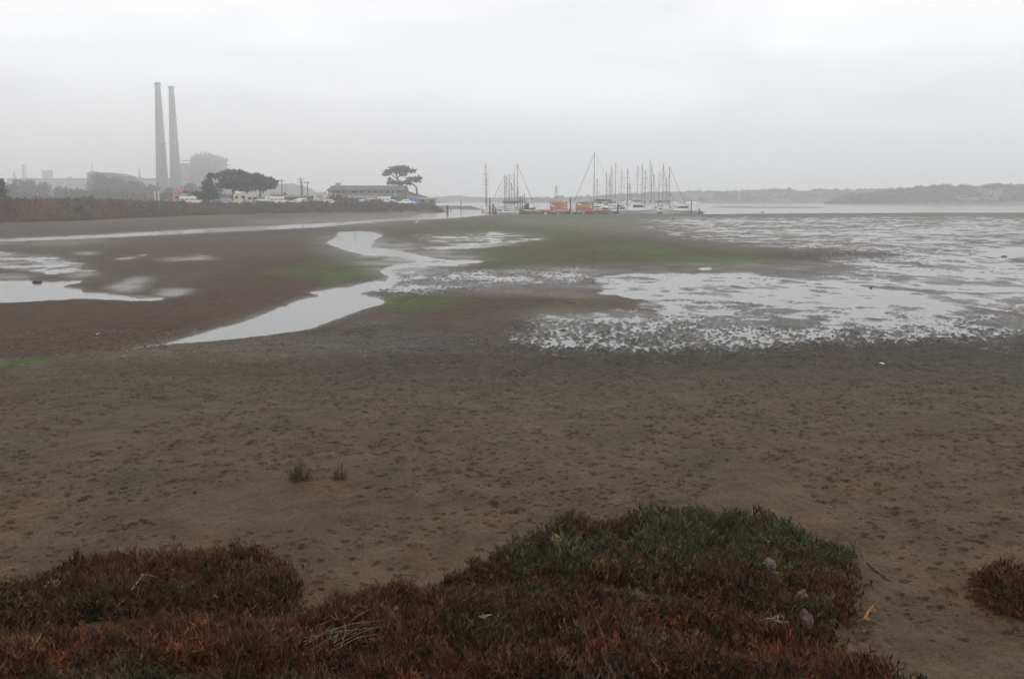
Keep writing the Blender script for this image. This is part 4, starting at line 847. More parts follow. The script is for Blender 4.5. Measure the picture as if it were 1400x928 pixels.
hut('hut', 'small hut with a red roof below the chimneys', 236, 247, 259.5, 264, 290, 5, mat('hut_pink', (.40, .30, .26)), r2_)
hut('shed', 'long low dark shed right of the box van', 392, 422, 268, 270, 305, 7, mat('shed_dark', (.10, .10, .10)), r1_); hut('house', 'olive roofed house peeping out right of the grove', 371, 385, 263, 266.5, 330, 6, g1_, mat('roof_olive', (.19, .17, .11)))
hut('house', 'pale far house left of the long building', 430, 441, 262, 264, 420, 8, mat('house_pale', (.50, .50, .49)), mat('roof_pale', (.4, .4, .4))); 
# boat on a trailer below the grove is built with the other boats
# the long two-storey building
Yb = 300; A = P(449, 278, Yb); C_ = P(551, 253.6, Yb); z0 = lz((A.x + C_.x) / 2, Yb); x_ = (A.x + C_.x) / 2; Wb = C_.x - A.x; hz_ = lambda py: P(500, py, Yb).z - z0
bw = mat('cannery_wall', (.20, .20, .195), .85, .15, .5); bl_ = mat('cannery_lower', (.14, .14, .135), .85, .2, .5); rf = mat('cannery_roof', (.105, .095, .078), .9, .2, .4); sg = mat('sign_orange', (.36, .20, .10), .7, .2, 1); wht = mat('trim_white', (.62, .62, .60), .7, .08, 2)
t_ = thing('waterfront_building', 'long two storey grey building with brown roof and orange sign panels', 'building', (x_, Yb, z0))
he, hr, hc = hz_(260.3), hz_(253.6), hz_(268.5); D_ = 11
MB().box((0, D_ / 2, (hc + he) / 2), (Wb, D_, he - hc)).build('upper_wall', bw, t_); MB().box((0, D_ / 2 + .3, hc / 2 - .3), (Wb * .995, D_ - .6, hc + .6)).build('lower_wall', bl_, t_)
b = MB(); o_ = .5; b.loft([[(-Wb / 2 - o_, -o_, he), (-Wb / 2 - o_ + 1.0, D_ * .38, hr), (-Wb / 2 - o_ + 1.0, D_ * .62, hr), (-Wb / 2 - o_, D_ + o_, he), (-Wb / 2 - o_, D_ + o_, he - .2), (-Wb / 2 - o_, -o_, he - .2)], [(Wb / 2 + o_, -o_, he), (Wb / 2 + o_, D_ * .38, hr), (Wb / 2 + o_, D_ * .62, hr), (Wb / 2 + o_, D_ + o_, he), (Wb / 2 + o_, D_ + o_, he - .2), (Wb / 2 + o_, -o_, he - .2)]]); roof = b.build('roof', rf, t_)
for k in range(30): MB().add([(-Wb / 2 + Wb * (k + .5) / 30 - .04, -o_ - .02, he + .03), (-Wb / 2 + Wb * (k + .5) / 30 + .04, -o_ - .02, he + .03), (-Wb / 2 + Wb * (k + .5) / 30 + .04, D_ * .38, hr + .05), (-Wb / 2 + Wb * (k + .5) / 30 - .04, D_ * .38, hr + .05)], [(0, 1, 2, 3)]).build('roof_seam', rf, roof)
px2x = lambda px: P(px, 265, Yb).x - x_
b = MB(); b.prism([(0, 0), (0, 0)][:0] or [(-Wb / 2 - .6, hz_(270.6)), (Wb / 2 - 3.2, hz_(270.6)), (Wb / 2 - 3.2, hz_(270.2)), (-Wb / 2 - .6, hz_(270.2))], -2.6, -.01); cn_ = b.build('canopy', mat('canopy_grey', (.24, .24, .235), .8, .1, .5), t_)
b = MB(); b.add([(-Wb / 2 - .6, -2.6, hz_(270.2)), (Wb / 2 - 3.2, -2.6, hz_(270.2)), (Wb / 2 - 3.2, -.01, hc + .15), (-Wb / 2 - .6, -.01, hc + .15), (-Wb / 2 - .6, -.01, hz_(270.2)), (Wb / 2 - 3.2, -.01, hz_(270.2))], [(0, 1, 2, 3), (0, 3, 4), (1, 5, 2)]); b.build('canopy_roof', mat('canopy_grey', (.24, .24, .235)), t_)
for k in range(8): xk = -Wb / 2 + .2 + k * (Wb - 4) / 7; MB().tube((xk, -2.4, -.2), (xk, -2.4, hz_(270.7)), .1, .1, 6).build('canopy_post', wht, t_)
for xa in (453, 462, 470, 483, 486.5, 494.5, 505, 513, 521, 530, 538, 546): 
    xk = px2x(xa); w_ = MB().box((xk, -.02, (hz_(261.5) + hz_(264.3)) / 2), (1.0, .08, hz_(261.5) - hz_(264.3))).build('window', glass_d, t_); MB().box((xk, -.05, hz_(264.5)), (1.2, .16, .08)).build('sill', wht, w_)
for xa, xb, nm in ((449, 459, 'sign_panel'), (474, 481, 'sign_panel'), (511, 516, 'sign_panel')):
    MB().box(((px2x(xa) + px2x(xb)) / 2, -.12, (hz_(265) + hz_(268.6)) / 2), (px2x(xb) - px2x(xa), .1, hz_(265) - hz_(268.6))).build(nm, sg, t_)
b = MB(); b.tube((px2x(459.5), -.3, hz_(266.3)), (px2x(459.5), -.2, hz_(266.3)), .45, .45, 14); b.build('round_sign', wht, t_)
for xa, w in ((466, 4), (479, 3), (492, 3.4), (505, 3), (518, 3), (532, 3.6)): MB().box((px2x(xa), .28, hz_(274.5)), (w, .12, hz_(271) - hz_(278))).build('bay_opening', mat('bay_dark', (.05, .05, .05), .9), t_)
for xa in (452, 540): MB().box((px2x(xa), -.06, hz_(265)), (.25, .2, hz_(253.6 + 7) - hz_(268))).build('corner_trim', wht, t_)
MB().box((Wb / 2 + .04, D_ / 2, hc), (.06, 2.4, 2.4)).build('loading_door', mat('bay_dark', (.05, .05, .05)), t_)
for k, xa in enumerate((455, 457.5, 460)): MB().tube((px2x(xa), D_ / 2, hr), (px2x(xa) + .3, D_ / 2, hr + .9), .25, .2, 8).build('roof_vent', steel, roof)
hut('shed', 'grey shed with a long sloping dark roof right of the long building', 554, 583, 261.5, 271, 318, 9, g1_, r1_, mono=1); hut('shed', 'small brown shed at the tip of the bank', 585.5, 594, 271.4, 272.6, 292, 4, br_, br_); hut('shed', 'grey flat shed between the blue container and the brown shed', 571, 584, 271, 272.2, 298, 4, g1_, g1_)
A = P(561, 279, 283); C_ = P(569.3, 271.4, 283); xq = (A.x + C_.x) / 2; zq = lz(xq, 283); w = C_.x - A.x; h = C_.z - zq; t_ = thing('storage_container', 'bright blue storage container right of the long building', 'container', (xq, 283, zq))
bc = mat('container_blue', (.06, .20, .50), .5, .1, 1); MB().box((0, 1.2, h / 2), (w, 2.4, h)).build('body', bc, t_)
for k in range(6): MB().box((-w / 2 + w * (k + .5) / 6, -.03, h / 2), (.10, .07, h * .86)).build('rib', bc, t_)
MB().box((0, 1.2, h + .04), (w * 1.03, 2.5, .08)).build('lid', bc, t_)

# ================================================================== HILLS AND DUNES
def ridge(name, crest, Y, dep, base_z, tint, seed, label, nscr, bumps=1.0, lo_tint=None):
    px = np.linspace(crest[0][0], crest[-1][0], 260); cy_ = np.interp(px, [c[0] for c in crest], [c[1] for c in crest])
    v = np.linspace(0, 1, 34); X0 = np.array([P(a, 270, Y).x for a in px]); Zc = np.array([P(a, b_, Y + dep * .45).z for a, b_ in zip(px, cy_)])
    Xg = X0[None, :] * (1 + v[:, None] * dep / Y); Yg = np.repeat((Y + v * dep)[:, None], len(px), 1)
    prof = np.where(v < .45, sstep(-.03, .45, v), sstep(1.05, .45, v))[:, None]
    Zg = base_z + (Zc[None, :] - base_z) * prof * (.78 + .28 * fbm(Xg / 22, Yg / 22, 3, seed)) + bumps * (fbm(Xg / 5, Yg / 5, 3, seed + 9) - .5) * prof
    Zg[0] = base_z - 1; me = fast_mesh(name, np.stack([Xg, Yg, Zg], -1).reshape(-1, 3), grid_faces(*Xg.shape))
    tag(link(name, me, mat(name + '_soil', tint, .95, .25, .05, bump=.3)), label, kind='structure')
    if nscr:
        i = rng.integers(2, 20, nscr); j = rng.integers(0, len(px), nscr); x, y, z = Xg[i, j], Yg[i, j], Zg[i, j]
        n1 = fbm(x / 16, y / 16, 3, seed + 20); T = np.array(tint)[None, :] * (.45 + .5 * (n1 > .5))[:, None] * np.array([.85, .95, .8])
        return scrub_scatter(name + '_scrub', x, y, z - .3, (.8 + 2.0 * rng.random(nscr) * sstep(.3, .7, n1)), T)
for a_ in ((('dune_ridge', [(1130, 278), (1165, 268), (1200, 262), (1240, 259), (1290, 256.5), (1340, 254.5), (1400, 252.5), (1500, 252), (1700, 250)], 580, 90, .2, (.15, .132, .10), 801, 'scrubby dune ridge at the right across the water', 2600)),
           (('far_ridge', [(690, 274), (780, 270), (860, 266), (920, 262.5), (960, 261), (1010, 260), (1080, 260), (1150, 260), (1220, 259), (1300, 258)], 720, 130, .2, (.12, .108, .085), 821, 'faint low ridge behind the masts', 1500))):
    o = ridge(*a_); tag(o, 'low scrub on the ' + a_[0].replace('_', ' '), kind='stuff')
ridge('back_hill', [(330, 262), (370, 250.5), (392, 249), (420, 254), (445, 264), (480, 268), (560, 271), (620, 268), (680, 271), (760, 272)], 820, 100, 1.0, (.10, .10, .085), 841, 'hazy wooded hill behind the utility poles', 0, 4.0)
# sandy spit below the dune, and the rubble jetty at the bank's tip
b = MB(); q = []
def spit(name, line, Y2, w, h, tint, label, seed):
    n = 60; px = np.linspace(line[0][0], line[-1][0], n); pts = [G(a, float(np.interp(a, [l[0] for l in line], [l[1] for l in line])), 0) for a in px]
    V = []; k = 9
    for i, p in enumerate(pts):
        for j in range(k):
            t = j / (k - 1); yy_ = p.y + (t - .5) * w; zz_ = -0.3 + (h + .3) * math.sin(math.pi * t) ** .7 * min(1, 4 * i / n + .15, 4 * (n - i) / n + .1) + .25 * h * (random.random() - .5) * (0 < t < 1); V.append((p.x * yy_ / p.y, yy_, zz_))
    me = fast_mesh(name, V, grid_faces(n, k), False); return tag(link(name, me, mat(name + '_stone', tint, .9, .3, .5, bump=.5)), label, kind='structure')
spit('rubble_jetty', [(585, 286.5), (600, 285.5), (625, 285.4), (662, 287)], 0, 7, 1.1, (.11, .10, .088), 'rubble jetty running out from the tip of the bank', 1)
spit('sand_spit', [(955, 283.6), (1060, 284.4), (1140, 284.2)], 0, 30, .5, (.16, .14, .12), 'low mud bar in the water below the dunes', 2)

# ================================================================== MARINA
hull_w = mat('hull_white', (.68, .68, .67), .35, .06, 1); hull_c = mat('hull_cream', (.58, .55, .48), .4, .08, 1); hull_b = mat('hull_navy', (.05, .075, .15), .35, .1, 1); hull_d = mat('hull_dark', (.07, .07, .075), .4, .1, 1); hull_g = mat('hull_grey', (.55, .56, .56), .4, .08, 1)
cov_b = mat('cover_blue', (.06, .11, .26), .8, .15, 3); cov_k = mat('cover_black', (.035, .036, .04), .8, .2, 3); cov_w = mat('cover_white', (.62, .62, .60), .8, .1, 3); cov_t = mat('cover_tan', (.30, .24, .17), .8, .15, 3); alu = mat('mast_aluminium', (.19, .18, .18), .45, .1, 1, .3); wood_mast = mat('mast_wood', (.15, .115, .085), .6, .15, 2); wire = mat('wire', (.13, .13, .13), .5, .1, 1)
def hull_secs(L, B, fb, n=15, fine=1.0, transom=.72):
    secs = []
    for i in range(n):
        t = i / (n - 1); x = -L / 2 + L * t
        w = B / 2 * min(1, (transom + (1 - transom) * math.sin(min(1, t / .45) * math.pi / 2))) * (1 if t < .5 else max(.02, math.cos((t - .5) / .5 * math.pi / 2) ** (.75 * fine)))
        sh = fb * (.86 + .55 * (t - .35) ** 2 * (2.0 if t > .35 else .6)); k = -.35 * fb if t < .92 else fb * (-.35 + (t - .92) * 6)
        xo = x + (L * .04 if t > .9 else 0) * 0
        secs.append([(xo, -w, sh), (xo + .0, -w * .93, sh * .5), (x - .02 * L * (t > .8), -w * .72, 0), (x - .04 * L * (t > .8), 0, k), (x - .02 * L * (t > .8), w * .72, 0), (xo, w * .93, sh * .5), (xo, w, sh), (xo, 0, sh + .06)])
    return secs
def sailboat(label, px, ytop, Y, rz, L, hm_, cov, mast_m=alu, group='sailboats at the marina docks', mizzen=False, name='sailboat', furl=False):
    X = (px - 700) / F * (Y * CT + 1.0 * ST); T_ = P(px, ytop, Y); t_ = thing(name, label, 'sailboat', (X, Y, 0), rz, group); fb = .095 * L + .1; B = L * .29; H_ = T_.z
    off = -.06 * L     # the mast stands at the thing's own origin
    sh = lambda q: [[(x - .06 * L, y, z) for x, y, z in s_] for s_ in q]
    hb = MB().loft(sh(hull_secs(L, B, fb))).build('hull', hm_, t_, False)
    MB().loft([[(x, y * 1.01, z) for x, y, z in ((s_[0][0], s_[0][1], s_[0][2] - .16), (s_[0][0], s_[0][1], s_[0][2] - .06), (s_[0][0], -s_[0][1], s_[0][2] - .06), (s_[0][0], -s_[0][1], s_[0][2] - .16))] for s_ in sh(hull_secs(L, B, fb))[:-1]]).build('stripe', cov, hb)
    cx0, cx1 = -.28 * L, .16 * L; ch = .055 * L + .1; cab = MB().loft([[(x, -w, fb * .85), (x + .1, -w * .8, fb * .85 + h_), (x + .1, w * .8, fb * .85 + h_), (x, w, fb * .85)] for x, w, h_ in ((cx0, B * .32, ch), (cx0 + .1 * L, B * .33, ch * 1.05), (cx1 - .1 * L, B * .28, ch), (cx1, B * .2, ch * .35))]).build('cabin', hull_w if hm_ is not hull_c else hull_c, t_)
    for sd_ in (-1, 1): MB().add([(cx0 + .06 * L, sd_ * B * .318, fb * .85 + ch * .3), (cx1 - .12 * L, sd_ * B * .288, fb * .85 + ch * .3), (cx1 - .13 * L, sd_ * B * .262, fb * .85 + ch * .72), (cx0 + .07 * L, sd_ * B * .286, fb * .85 + ch * .72)], [(0, 1, 2, 3)]).build('window', glass_d, cab)
    MB().tube((0, 0, fb), (0, 0, H_), .105, .075, 8).build('mast', mast_m, t_)
    for f_ in (.52, .76): MB().tube((0, -B * .3, fb + (H_ - fb) * f_), (0, B * .3, fb + (H_ - fb) * f_), .035, .035, 5).build('spreader', mast_m, t_)
    bz = fb + ch + .9; bm2 = MB().tube((0, 0, bz), (-.38 * L, 0, bz + .1), .07, .06, 7).build('boom', mast_m, t_)
    MB().loft([[(x, r_ * math.cos(a), bz + .16 + x * -.01 + r_ * 1.2 * math.sin(a)) for a in [k * math.pi / 4 for k in range(8)]] for x, r_ in ((-.02 * L, .12), (-.08 * L, .24), (-.2 * L, .2), (-.36 * L, .1))]).build('sail_cover', cov, bm2)
    bow = (.44 * L, 0, fb * 1.3); stn = (-.55 * L, 0, fb * .9)
    MB().tube(bow, (0.05, 0, H_ * .97), .055 if furl else .016, .045 if furl else .014, 5).build('forestay', cov if furl else wire, t_); MB().tube(stn, (-.05, 0, H_), .022, .02, 4).build('backstay', wire, t_)
    for sd_ in (-1, 1):
        MB().tube((-.02 * L, sd_ * B * .46, fb), (0, sd_ * B * .3, fb + (H_ - fb) * .52), .022, .022, 4).tube((0, sd_ * B * .3, fb + (H_ - fb) * .52), (0, sd_ * .08, H_ * .96), .022, .022, 4).build('shroud', wire, t_)
    r_ = MB()
    for sd_ in (-1, 1):
        for x in (-.45, -.3, -.1, .1, .28): r_.tube((x * L, sd_ * B * .42 * (1 if x < .2 else .6), fb * .9), (x * L, sd_ * B * .42 * (1 if x < .2 else .6), fb * .9 + .6), .02, .02, 4)
        for x, x2 in ((-.45, -.3), (-.3, -.1), (-.1, .1), (.1, .28)): r_.tube((x * L, sd_ * B * .42, fb * .9 + .6), (x2 * L, sd_ * B * .42 * (1 if x2 < .2 else .6), fb * .9 + .6), .014, .014, 4)
    r_.build('guard_rail', wire, t_)
    if mizzen: MB().tube((-.36 * L, 0, fb), (-.36 * L, 0, H_ * .7), .1, .07, 8).build('mizzen_mast', mast_m, t_)
    return t_
S = sailboat; PI = math.pi
S('narrow masted boat with dense rigging at the left end of the marina', 664.3, 223, 272, PI / 2 + .1, 10, hull_w, cov_b, wood_mast, mizzen=True)
S('sailboat with dark twin masts, bow to the left, beside the left pilings', 690, 240, 256, PI, 9.5, hull_c, cov_b, wood_mast, furl=True, mizzen=True)
S('blue covered sailboat whose mast stands just right of the twin masts', 692.2, 240, 264, 2.6, 9, hull_w, cov_b); S('sailboat with blue boom cover and reddish mast in the left cluster', 696, 238, 262, PI + .1, 9.5, hull_w, cov_b, wood_mast)
S('shortest masted sailboat of the left cluster', 699.2, 249, 275, 2.0, 8, hull_w, cov_k); S('dark masted sailboat left of the tallest left cluster mast', 703, 236, 266, .3, 9, hull_d, cov_k, wood_mast); S('sailboat with the tallest mast of the left cluster, bow to the right', 707.5, 224.5, 258, .05, 10.5, hull_b, cov_k, furl=True)
S('small sailboat behind the first orange kayak rack', 760.3, 254, 262, 1.3, 7, hull_w, cov_t); S('sailboat with the tallest mast of all, rolled sail stay slanting left', 812, 208, 262, PI, 13, hull_w, cov_k, furl=True)
S('sailboat with a short leaning rig just right of the tallest mast', 816.3, 243, 280, 2.2, 8.5, hull_w, cov_b)
right = [(828.8, 235.5, 290, 2.6, 9, 'sailboat with a slanting stay between tallest mast and piling'), (833.6, 240, 275, 1.6, 8.5, 'sailboat of the close mast pair, left one, before the white runabout'), (835.4, 226, 330, 1.3, 11, 'far sailboat of the close mast pair, right and taller'), (841.2, 222, 345, 1.5, 12, 'faint tall masted sailboat above the lone dock piling'), (849.5, 231, 360, 1.7, 11, 'faint sailboat right of the lone dock piling'),
         (857.6, 230, 268, 1.5, 9.5, 'dark masted sailboat behind the bow of the left cruiser'), (860.4, 250, 300, 1.2, 8, 'short masted sailboat right of the dark masted one'), (871.3, 226, 350, 1.6, 12, 'faint sailboat behind the cabin of the left cruiser'), (877.6, 224.5, 300, .2, 11.5, 'sailboat with sloping stay right of the left cruiser cabin'), (881.4, 232, 285, 1.5, 10, 'grey masted sailboat between cabin and the thick white mast'),
         (890.4, 226, 320, 1.4, 11.5, 'sailboat close behind the thick white mast'), (893.3, 237, 340, 1.8, 10, 'faint sailboat right of the thick white mast'), (900.4, 235, 330, 2.9, 10.5, 'faint sailboat with leftward stay between the two cruisers'), (910.4, 242, 310, 1.5, 9, 'short masted sailboat between the two dark masts')]
for i, (px, yt, Y_, rz, L, lab) in enumerate(right): S(lab, px, yt, Y_, rz, L, (hull_w, hull_c, hull_b, hull_w)[i % 4], (cov_b, cov_k, cov_t, cov_w)[i % 4])
S('sailboat with a thick white mast right of the left cruiser', 888.4, 217, 266, 1.5, 11.5, hull_w, cov_b, mat('mast_white', (.55, .55, .55), .5, .06, 1)); S('dark masted sailboat above the stern of the right cruiser, left one', 906, 224.5, 262, 1.7, 11, hull_c, cov_t, wood_mast); S('dark masted sailboat with a heavy stay slanting right over the right cruiser', 914.6, 228, 264, .15, 11, hull_b, cov_k, furl=True)

def cruiser(label, px0, px1, Y, flip, ytop, hm_, canopy=False, group='motor boats at the marina', name='motor_cruiser', z=0.0, cat_='motor boat'):
    A = P(px0, 285, Y); C_ = P(px1, 285, Y); L = C_.x - A.x; x_ = (A.x + C_.x) / 2; t_ = thing(name, label, cat_, (x_, Y, z), PI if flip else 0, group); B = min(3.4, L * .33); fb = .115 * L; H_ = P(px0, ytop, Y).z - z
    hb = MB().loft(hull_secs(L, B, fb, 17, .8, .9)).build('hull', hm_, t_)
    MB().loft([[(s_[0][0], s_[0][1] * 1.012, s_[0][2] - .30), (s_[0][0], s_[0][1] * 1.012, s_[0][2] - .20), (s_[0][0], -s_[0][1] * 1.012, s_[0][2] - .20), (s_[0][0], -s_[0][1] * 1.012, s_[0][2] - .30)] for s_ in hull_secs(L, B, fb, 17, .8, .9)[:-1]]).build('rub_rail', cov_k, hb)
    f0 = fb * .9; ch = (H_ - f0) * (.62 if canopy else .95)
    cab = MB().loft([[(x, -B * .40, f0), (x + sl_ * ch, -B * .33, f0 + ch), (x + sl_ * ch, B * .33, f0 + ch), (x, B * .40, f0)] for x, sl_ in ((-.24 * L, .1), (.02 * L, 0.0), (.20 * L, -.9))]).build('cabin', hull_w, t_)
    for sd_ in (-1, 1): MB().add([(-.18 * L, sd_ * B * .386, f0 + ch * .36), (.13 * L, sd_ * B * .386, f0 + ch * .36), (.06 * L, sd_ * B * .348, f0 + ch * .78), (-.17 * L, sd_ * B * .348, f0 + ch * .78)], [(0, 1, 2, 3)]).build('window', glass_d, cab)
    MB().add([(.20 * L - .9 * ch * .25 + .02, -B * .34, f0 + ch * .25), (.20 * L - .9 * ch * .25 + .02, B * .34, f0 + ch * .25), (.20 * L - .9 * ch * .85 + .02, B * .31, f0 + ch * .85), (.20 * L - .9 * ch * .85 + .02, -B * .31, f0 + ch * .85)], [(0, 1, 2, 3)]).build('windscreen', glass_d, cab)
    if canopy:
        cn = MB().loft([[(x, -B * .40, f0 + ch + .3), (x, -B * .34, H_ - .1 + e_), (x, 0, H_ + e_), (x, B * .34, H_ - .1 + e_), (x, B * .40, f0 + ch + .3)] for x, e_ in ((-.46 * L, -.25), (-.36 * L, 0), (-.2 * L, 0), (-.14 * L, -.3))]).build('canopy', cov_w, t_)
        for sx in (-.44, -.18):
            for sd_ in (-1, 1): MB().tube((sx * L, sd_ * B * .4, f0), (sx * L, sd_ * B * .4, f0 + ch + .35), .03, .03, 5).build('canopy_post', chrome, t_)
    r_ = MB(); q = [(.46, .10), (.38, .24), (.26, .36), (.1, .42), (-.05, .44)]
    for sd_ in (-1, 1):
        for (xa, ya), (xb, yb) in zip(q[:-1], q[1:]): r_.tube((xa * L, sd_ * ya * B, fb * 1.2 + .6), (xb * L, sd_ * yb * B, fb * 1.1 + .6), .022, .022, 4); r_.tube((xa * L, sd_ * ya * B, fb * .95), (xa * L, sd_ * ya * B, fb * 1.2 + .6), .02, .02, 4)
    r_.build('bow_rail', chrome, t_); MB().tube((-.2 * L, 0, f0 + ch), (-.22 * L, 0, H_ + 1.6), .03, .015, 5).build('aerial', wire, t_)
    return t_
cruiser('white motor cruiser, bow right, with a boxy cabin, left of two', 848, 899, 245, False, 277.5, hull_g); cruiser('larger white motor cruiser with dark side windows, bow left', 905, 956, 243, True, 275.6, hull_g, True)
cruiser('white runabout with a row of pale fenders beside the red kayaks', 811, 846, 250, False, 282.6, hull_w); cruiser('white cabin boat half hidden behind the thick white mast', 886, 906, 262, True, 281, hull_w); cruiser('small boat with a white canopy behind the two dark masts', 905, 927, 275, True, 275.5, hull_c, True); cruiser('far dark hulled boat behind the left cruiser', 856, 882, 290, False, 274.5, hull_d, True); cruiser('far grey boat between runabout and left cruiser', 832, 862, 284, True, 275, hull_g, True); cruiser('far white boat above the red kayaks', 818, 840, 300, False, 276, hull_w); cruiser('low white launch with a dark waterline before the left sailboats', 679, 709, 239.5, False, 286.2, hull_w); cruiser('white boat behind the gap between the two cruisers', 893, 915, 256, False, 283, hull_w); cruiser('white boat beyond the lone piling', 838, 862, 258, True, 281.5, hull_w); cruiser('blue hulled boat under the left cluster of masts', 682, 704, 251, True, 283.5, hull_b); cruiser('low white launch beside the left pilings', 664, 676, 262, False, 284, hull_w)
cruiser('white boat parked on land among the trailers', 346, 372, 254, True, 268.0, hull_w, z=lz(P(358, 270, 254).x, 254) + .75, name='boat_on_trailer', group='boats on land')
# its road trailer
x_ = P(358, 270, 254).x; zg = lz(x_, 254); t_ = thing('boat_trailer', 'low road trailer carrying the white boat on land', 'trailer', (x_, 254, zg))
MB().box((0, 0, .45), (4.6, .12, .12)).build('beam', chrome, t_)
for sx in (-.6, .6):
    MB().box((sx, 0, .52), (.12, 1.8, .1)).build('cross_beam', chrome, t_)
    for sd_ in (-1, 1): MB().tube((sx, sd_ * .8, .3), (sx, sd_ * 1.0, .3), .3, .3, 12).build('wheel', tyre, t_)
    MB().box((sx, 0, .65), (.3, 1.2, .2)).build('cradle', pole_m, t_)

# docks, pilings, kayaks
deck_m = mat('dock_deck', (.20, .18, .155), .85, .2, 1.5, bump=.2); float_m = mat('dock_float', (.10, .095, .09), .8, .2, 1)
def dock(label, px0, px1, Y, wd, group='floating docks'):
    A = P(px0, 290, Y); C_ = P(px1, 290, Y); L = C_.x - A.x; x_ = (A.x + C_.x) / 2; t_ = thing('floating_dock', label, 'dock', (x_, Y, 0), 0, group); MB().box((0, 0, .42), (L, wd, .14)).build('deck', deck_m, t_)
    n = max(2, int(L / 3))
    for k in range(n): MB().box((-L / 2 + L * (k + .5) / n, 0, .1), (L / n * .8, wd * .9, .5)).build('float', float_m, t_)
    MB().box((0, -wd / 2 - .05, .42), (L, .08, .2)).build('fender_board', pole_m, t_)
dock('long front dock carrying the kayak racks', 676, 833, 243, 3.2); dock('dock walkway behind the two motor cruisers', 835, 962, 250, 2.2); dock('rear dock among the far sailboats', 800, 930, 296, 2); dock('dock beneath the left cluster of sailboats', 676, 735, 268, 2)
def piling(px, ytop, Y, r_, label, m_=None):
    X = (px - 700) / F * Y * CT; h = P(px, ytop, Y).z; t_ = thing('piling', label, 'piling', (X, Y, -.5), 0, 'wooden pilings'); MB().tube((0, 0, 0), (0, 0, h + .5), r_, r_ * .9, 10).build('post', m_ or mat('piling_wood', (.085, .07, .058), .9, .25, 2, bump=.3), t_); MB().lathe([(r_ * 1.02, h + .5), (r_ * .98, h + .56), (r_ * .3, h + .8)], 10).build('cap', mat('pile_cap', (.5, .5, .5)), t_)
pr = mat('piling_red', (.16, .10, .08), .9, .2, 2)
for a_ in ((669.6, 271, 240, .2, 'tall dark piling at the left end of the front dock'), (674.2, 279, 241, .28, 'short reddish piling beside the tall left one', pr), (677.5, 283, 243, .2, 'shortest piling at the left end of the front dock', pr), (711.3, 269, 252, .15, 'left one of three thin dark piles beside the gangway'), (714.4, 268.6, 252, .15, 'middle one of three thin dark piles beside the gangway'), (717, 264.5, 253, .1, 'thin tall pole right of the dark piles'), (780, 270.5, 240.5, .2, 'piling between the two kayak racks'), (845, 279, 243, .26, 'stout piling between runabout and left cruiser'), (945.5, 273.5, 241, .14, 'thin piling before the canopy of the right cruiser'), (956.6, 286, 242, .35, 'stubby dark piling off the stern of the right cruiser'), (611.6, 281, 238, .28, 'lone dark post standing in the channel'), (630, 273.5, 262, .11, 'thin tall pole on the rubble jetty'), (1043.5, 289.3, 262, .25, 'small far stake in the water right of the marina'), (616, 284.5, 290, .15, 'small stake near the tip of the bank'), (1008, 291 - 1.8, 285, .2, 'tiny stake in the water near the right cruiser')): piling(*a_)
# gangway and landing
t0 = P(700, 289.2, 247); t1 = P(720.5, 278.3, 250); t_ = thing('gangway', 'pale gangway ramp sloping down to the dock beside dark piles', 'gangway', t0); d_ = t1 - t0; gm = mat('gangway_pale', (.48, .46, .40), .7, .1, 1)
for yo in (-.6, .6):
    MB().tube((0, yo, .1), (d_.x, d_.y + yo, d_.z + .1), .09, .09, 6).build('beam', gm, t_); MB().tube((0, yo, .95), (d_.x, d_.y + yo, d_.z + .95), .05, .05, 6).build('rail', gm, t_)
    for k in range(7): p_ = d_ * (k / 6); MB().tube((p_.x, p_.y + yo, p_.z + .1), (p_.x, p_.y + yo, p_.z + .95), .04, .04, 5).build('rail_post', gm, t_)
MB().add([(0, -.6, .16), (d_.x, d_.y - .6, d_.z + .16), (d_.x, d_.y + .6, d_.z + .16), (0, .6, .16)], [(0, 1, 2, 3)]).build('deck', gm, t_)
A = P(716.5, 291, 254); C_ = P(723.5, 276.5, 254); t_ = thing('dock_hut', 'dark narrow hut with a pale roof at the head of the gangway', 'hut', ((A.x + C_.x) / 2, 254, 0)); w = C_.x - A.x; MB().box((0, 0, C_.z / 2), (w, 1.6, C_.z)).build('wall', mat('hut_dark', (.12, .11, .10)), t_); MB().box((0, 0, C_.z + .1), (w * 1.15, 1.9, .2), 0, .8).build('roof', gm, t_); MB().box((0, -.82, 1.3), (.6, .05, 1.8)).build('door', cov_k, t_)
t_ = thing('cross_brace', 'dark crossbar fixed over the two thin piles', 'beam', P(712, 275.6, 251.6)); MB().box((0, 0, 0), (2.6, .2, .25)).build('bar', pole_m, t_); MB().box((-.55, .18, 0), (.1, .3, .1)).build('bracket', pole_m, t_)
def kayak_mesh():
    L, B = 3.7, .72; secs = []
    for i in range(13):
        t = i / 12; x = -L / 2 + L * t; w = B / 2 * max(.03, math.sin(math.pi * (0.02 + .96 * t))) ** .62; ro = .16 * abs(2 * t - 1) ** 2.4
        secs.append([(x, w * math.cos(a), ro + (.2 if math.sin(a) > 0 else .2) * .9 * math.sin(a) * (w / (B / 2)) ** .5 + .2) for a in [k * math.pi / 5 for k in range(10)]])
    return secs
kor = mat('kayak_orange', (.46, .165, .055), .45, .1, 2); kye = mat('kayak_yellow', (.48, .30, .07), .45, .1, 2); kre = mat('kayak_red', (.40, .085, .06), .45, .1, 2); kdk = mat('kayak_seat', (.03, .03, .03), .8); kte = mat('kayak_slate', (.12, .16, .20), .5)
protos = {}
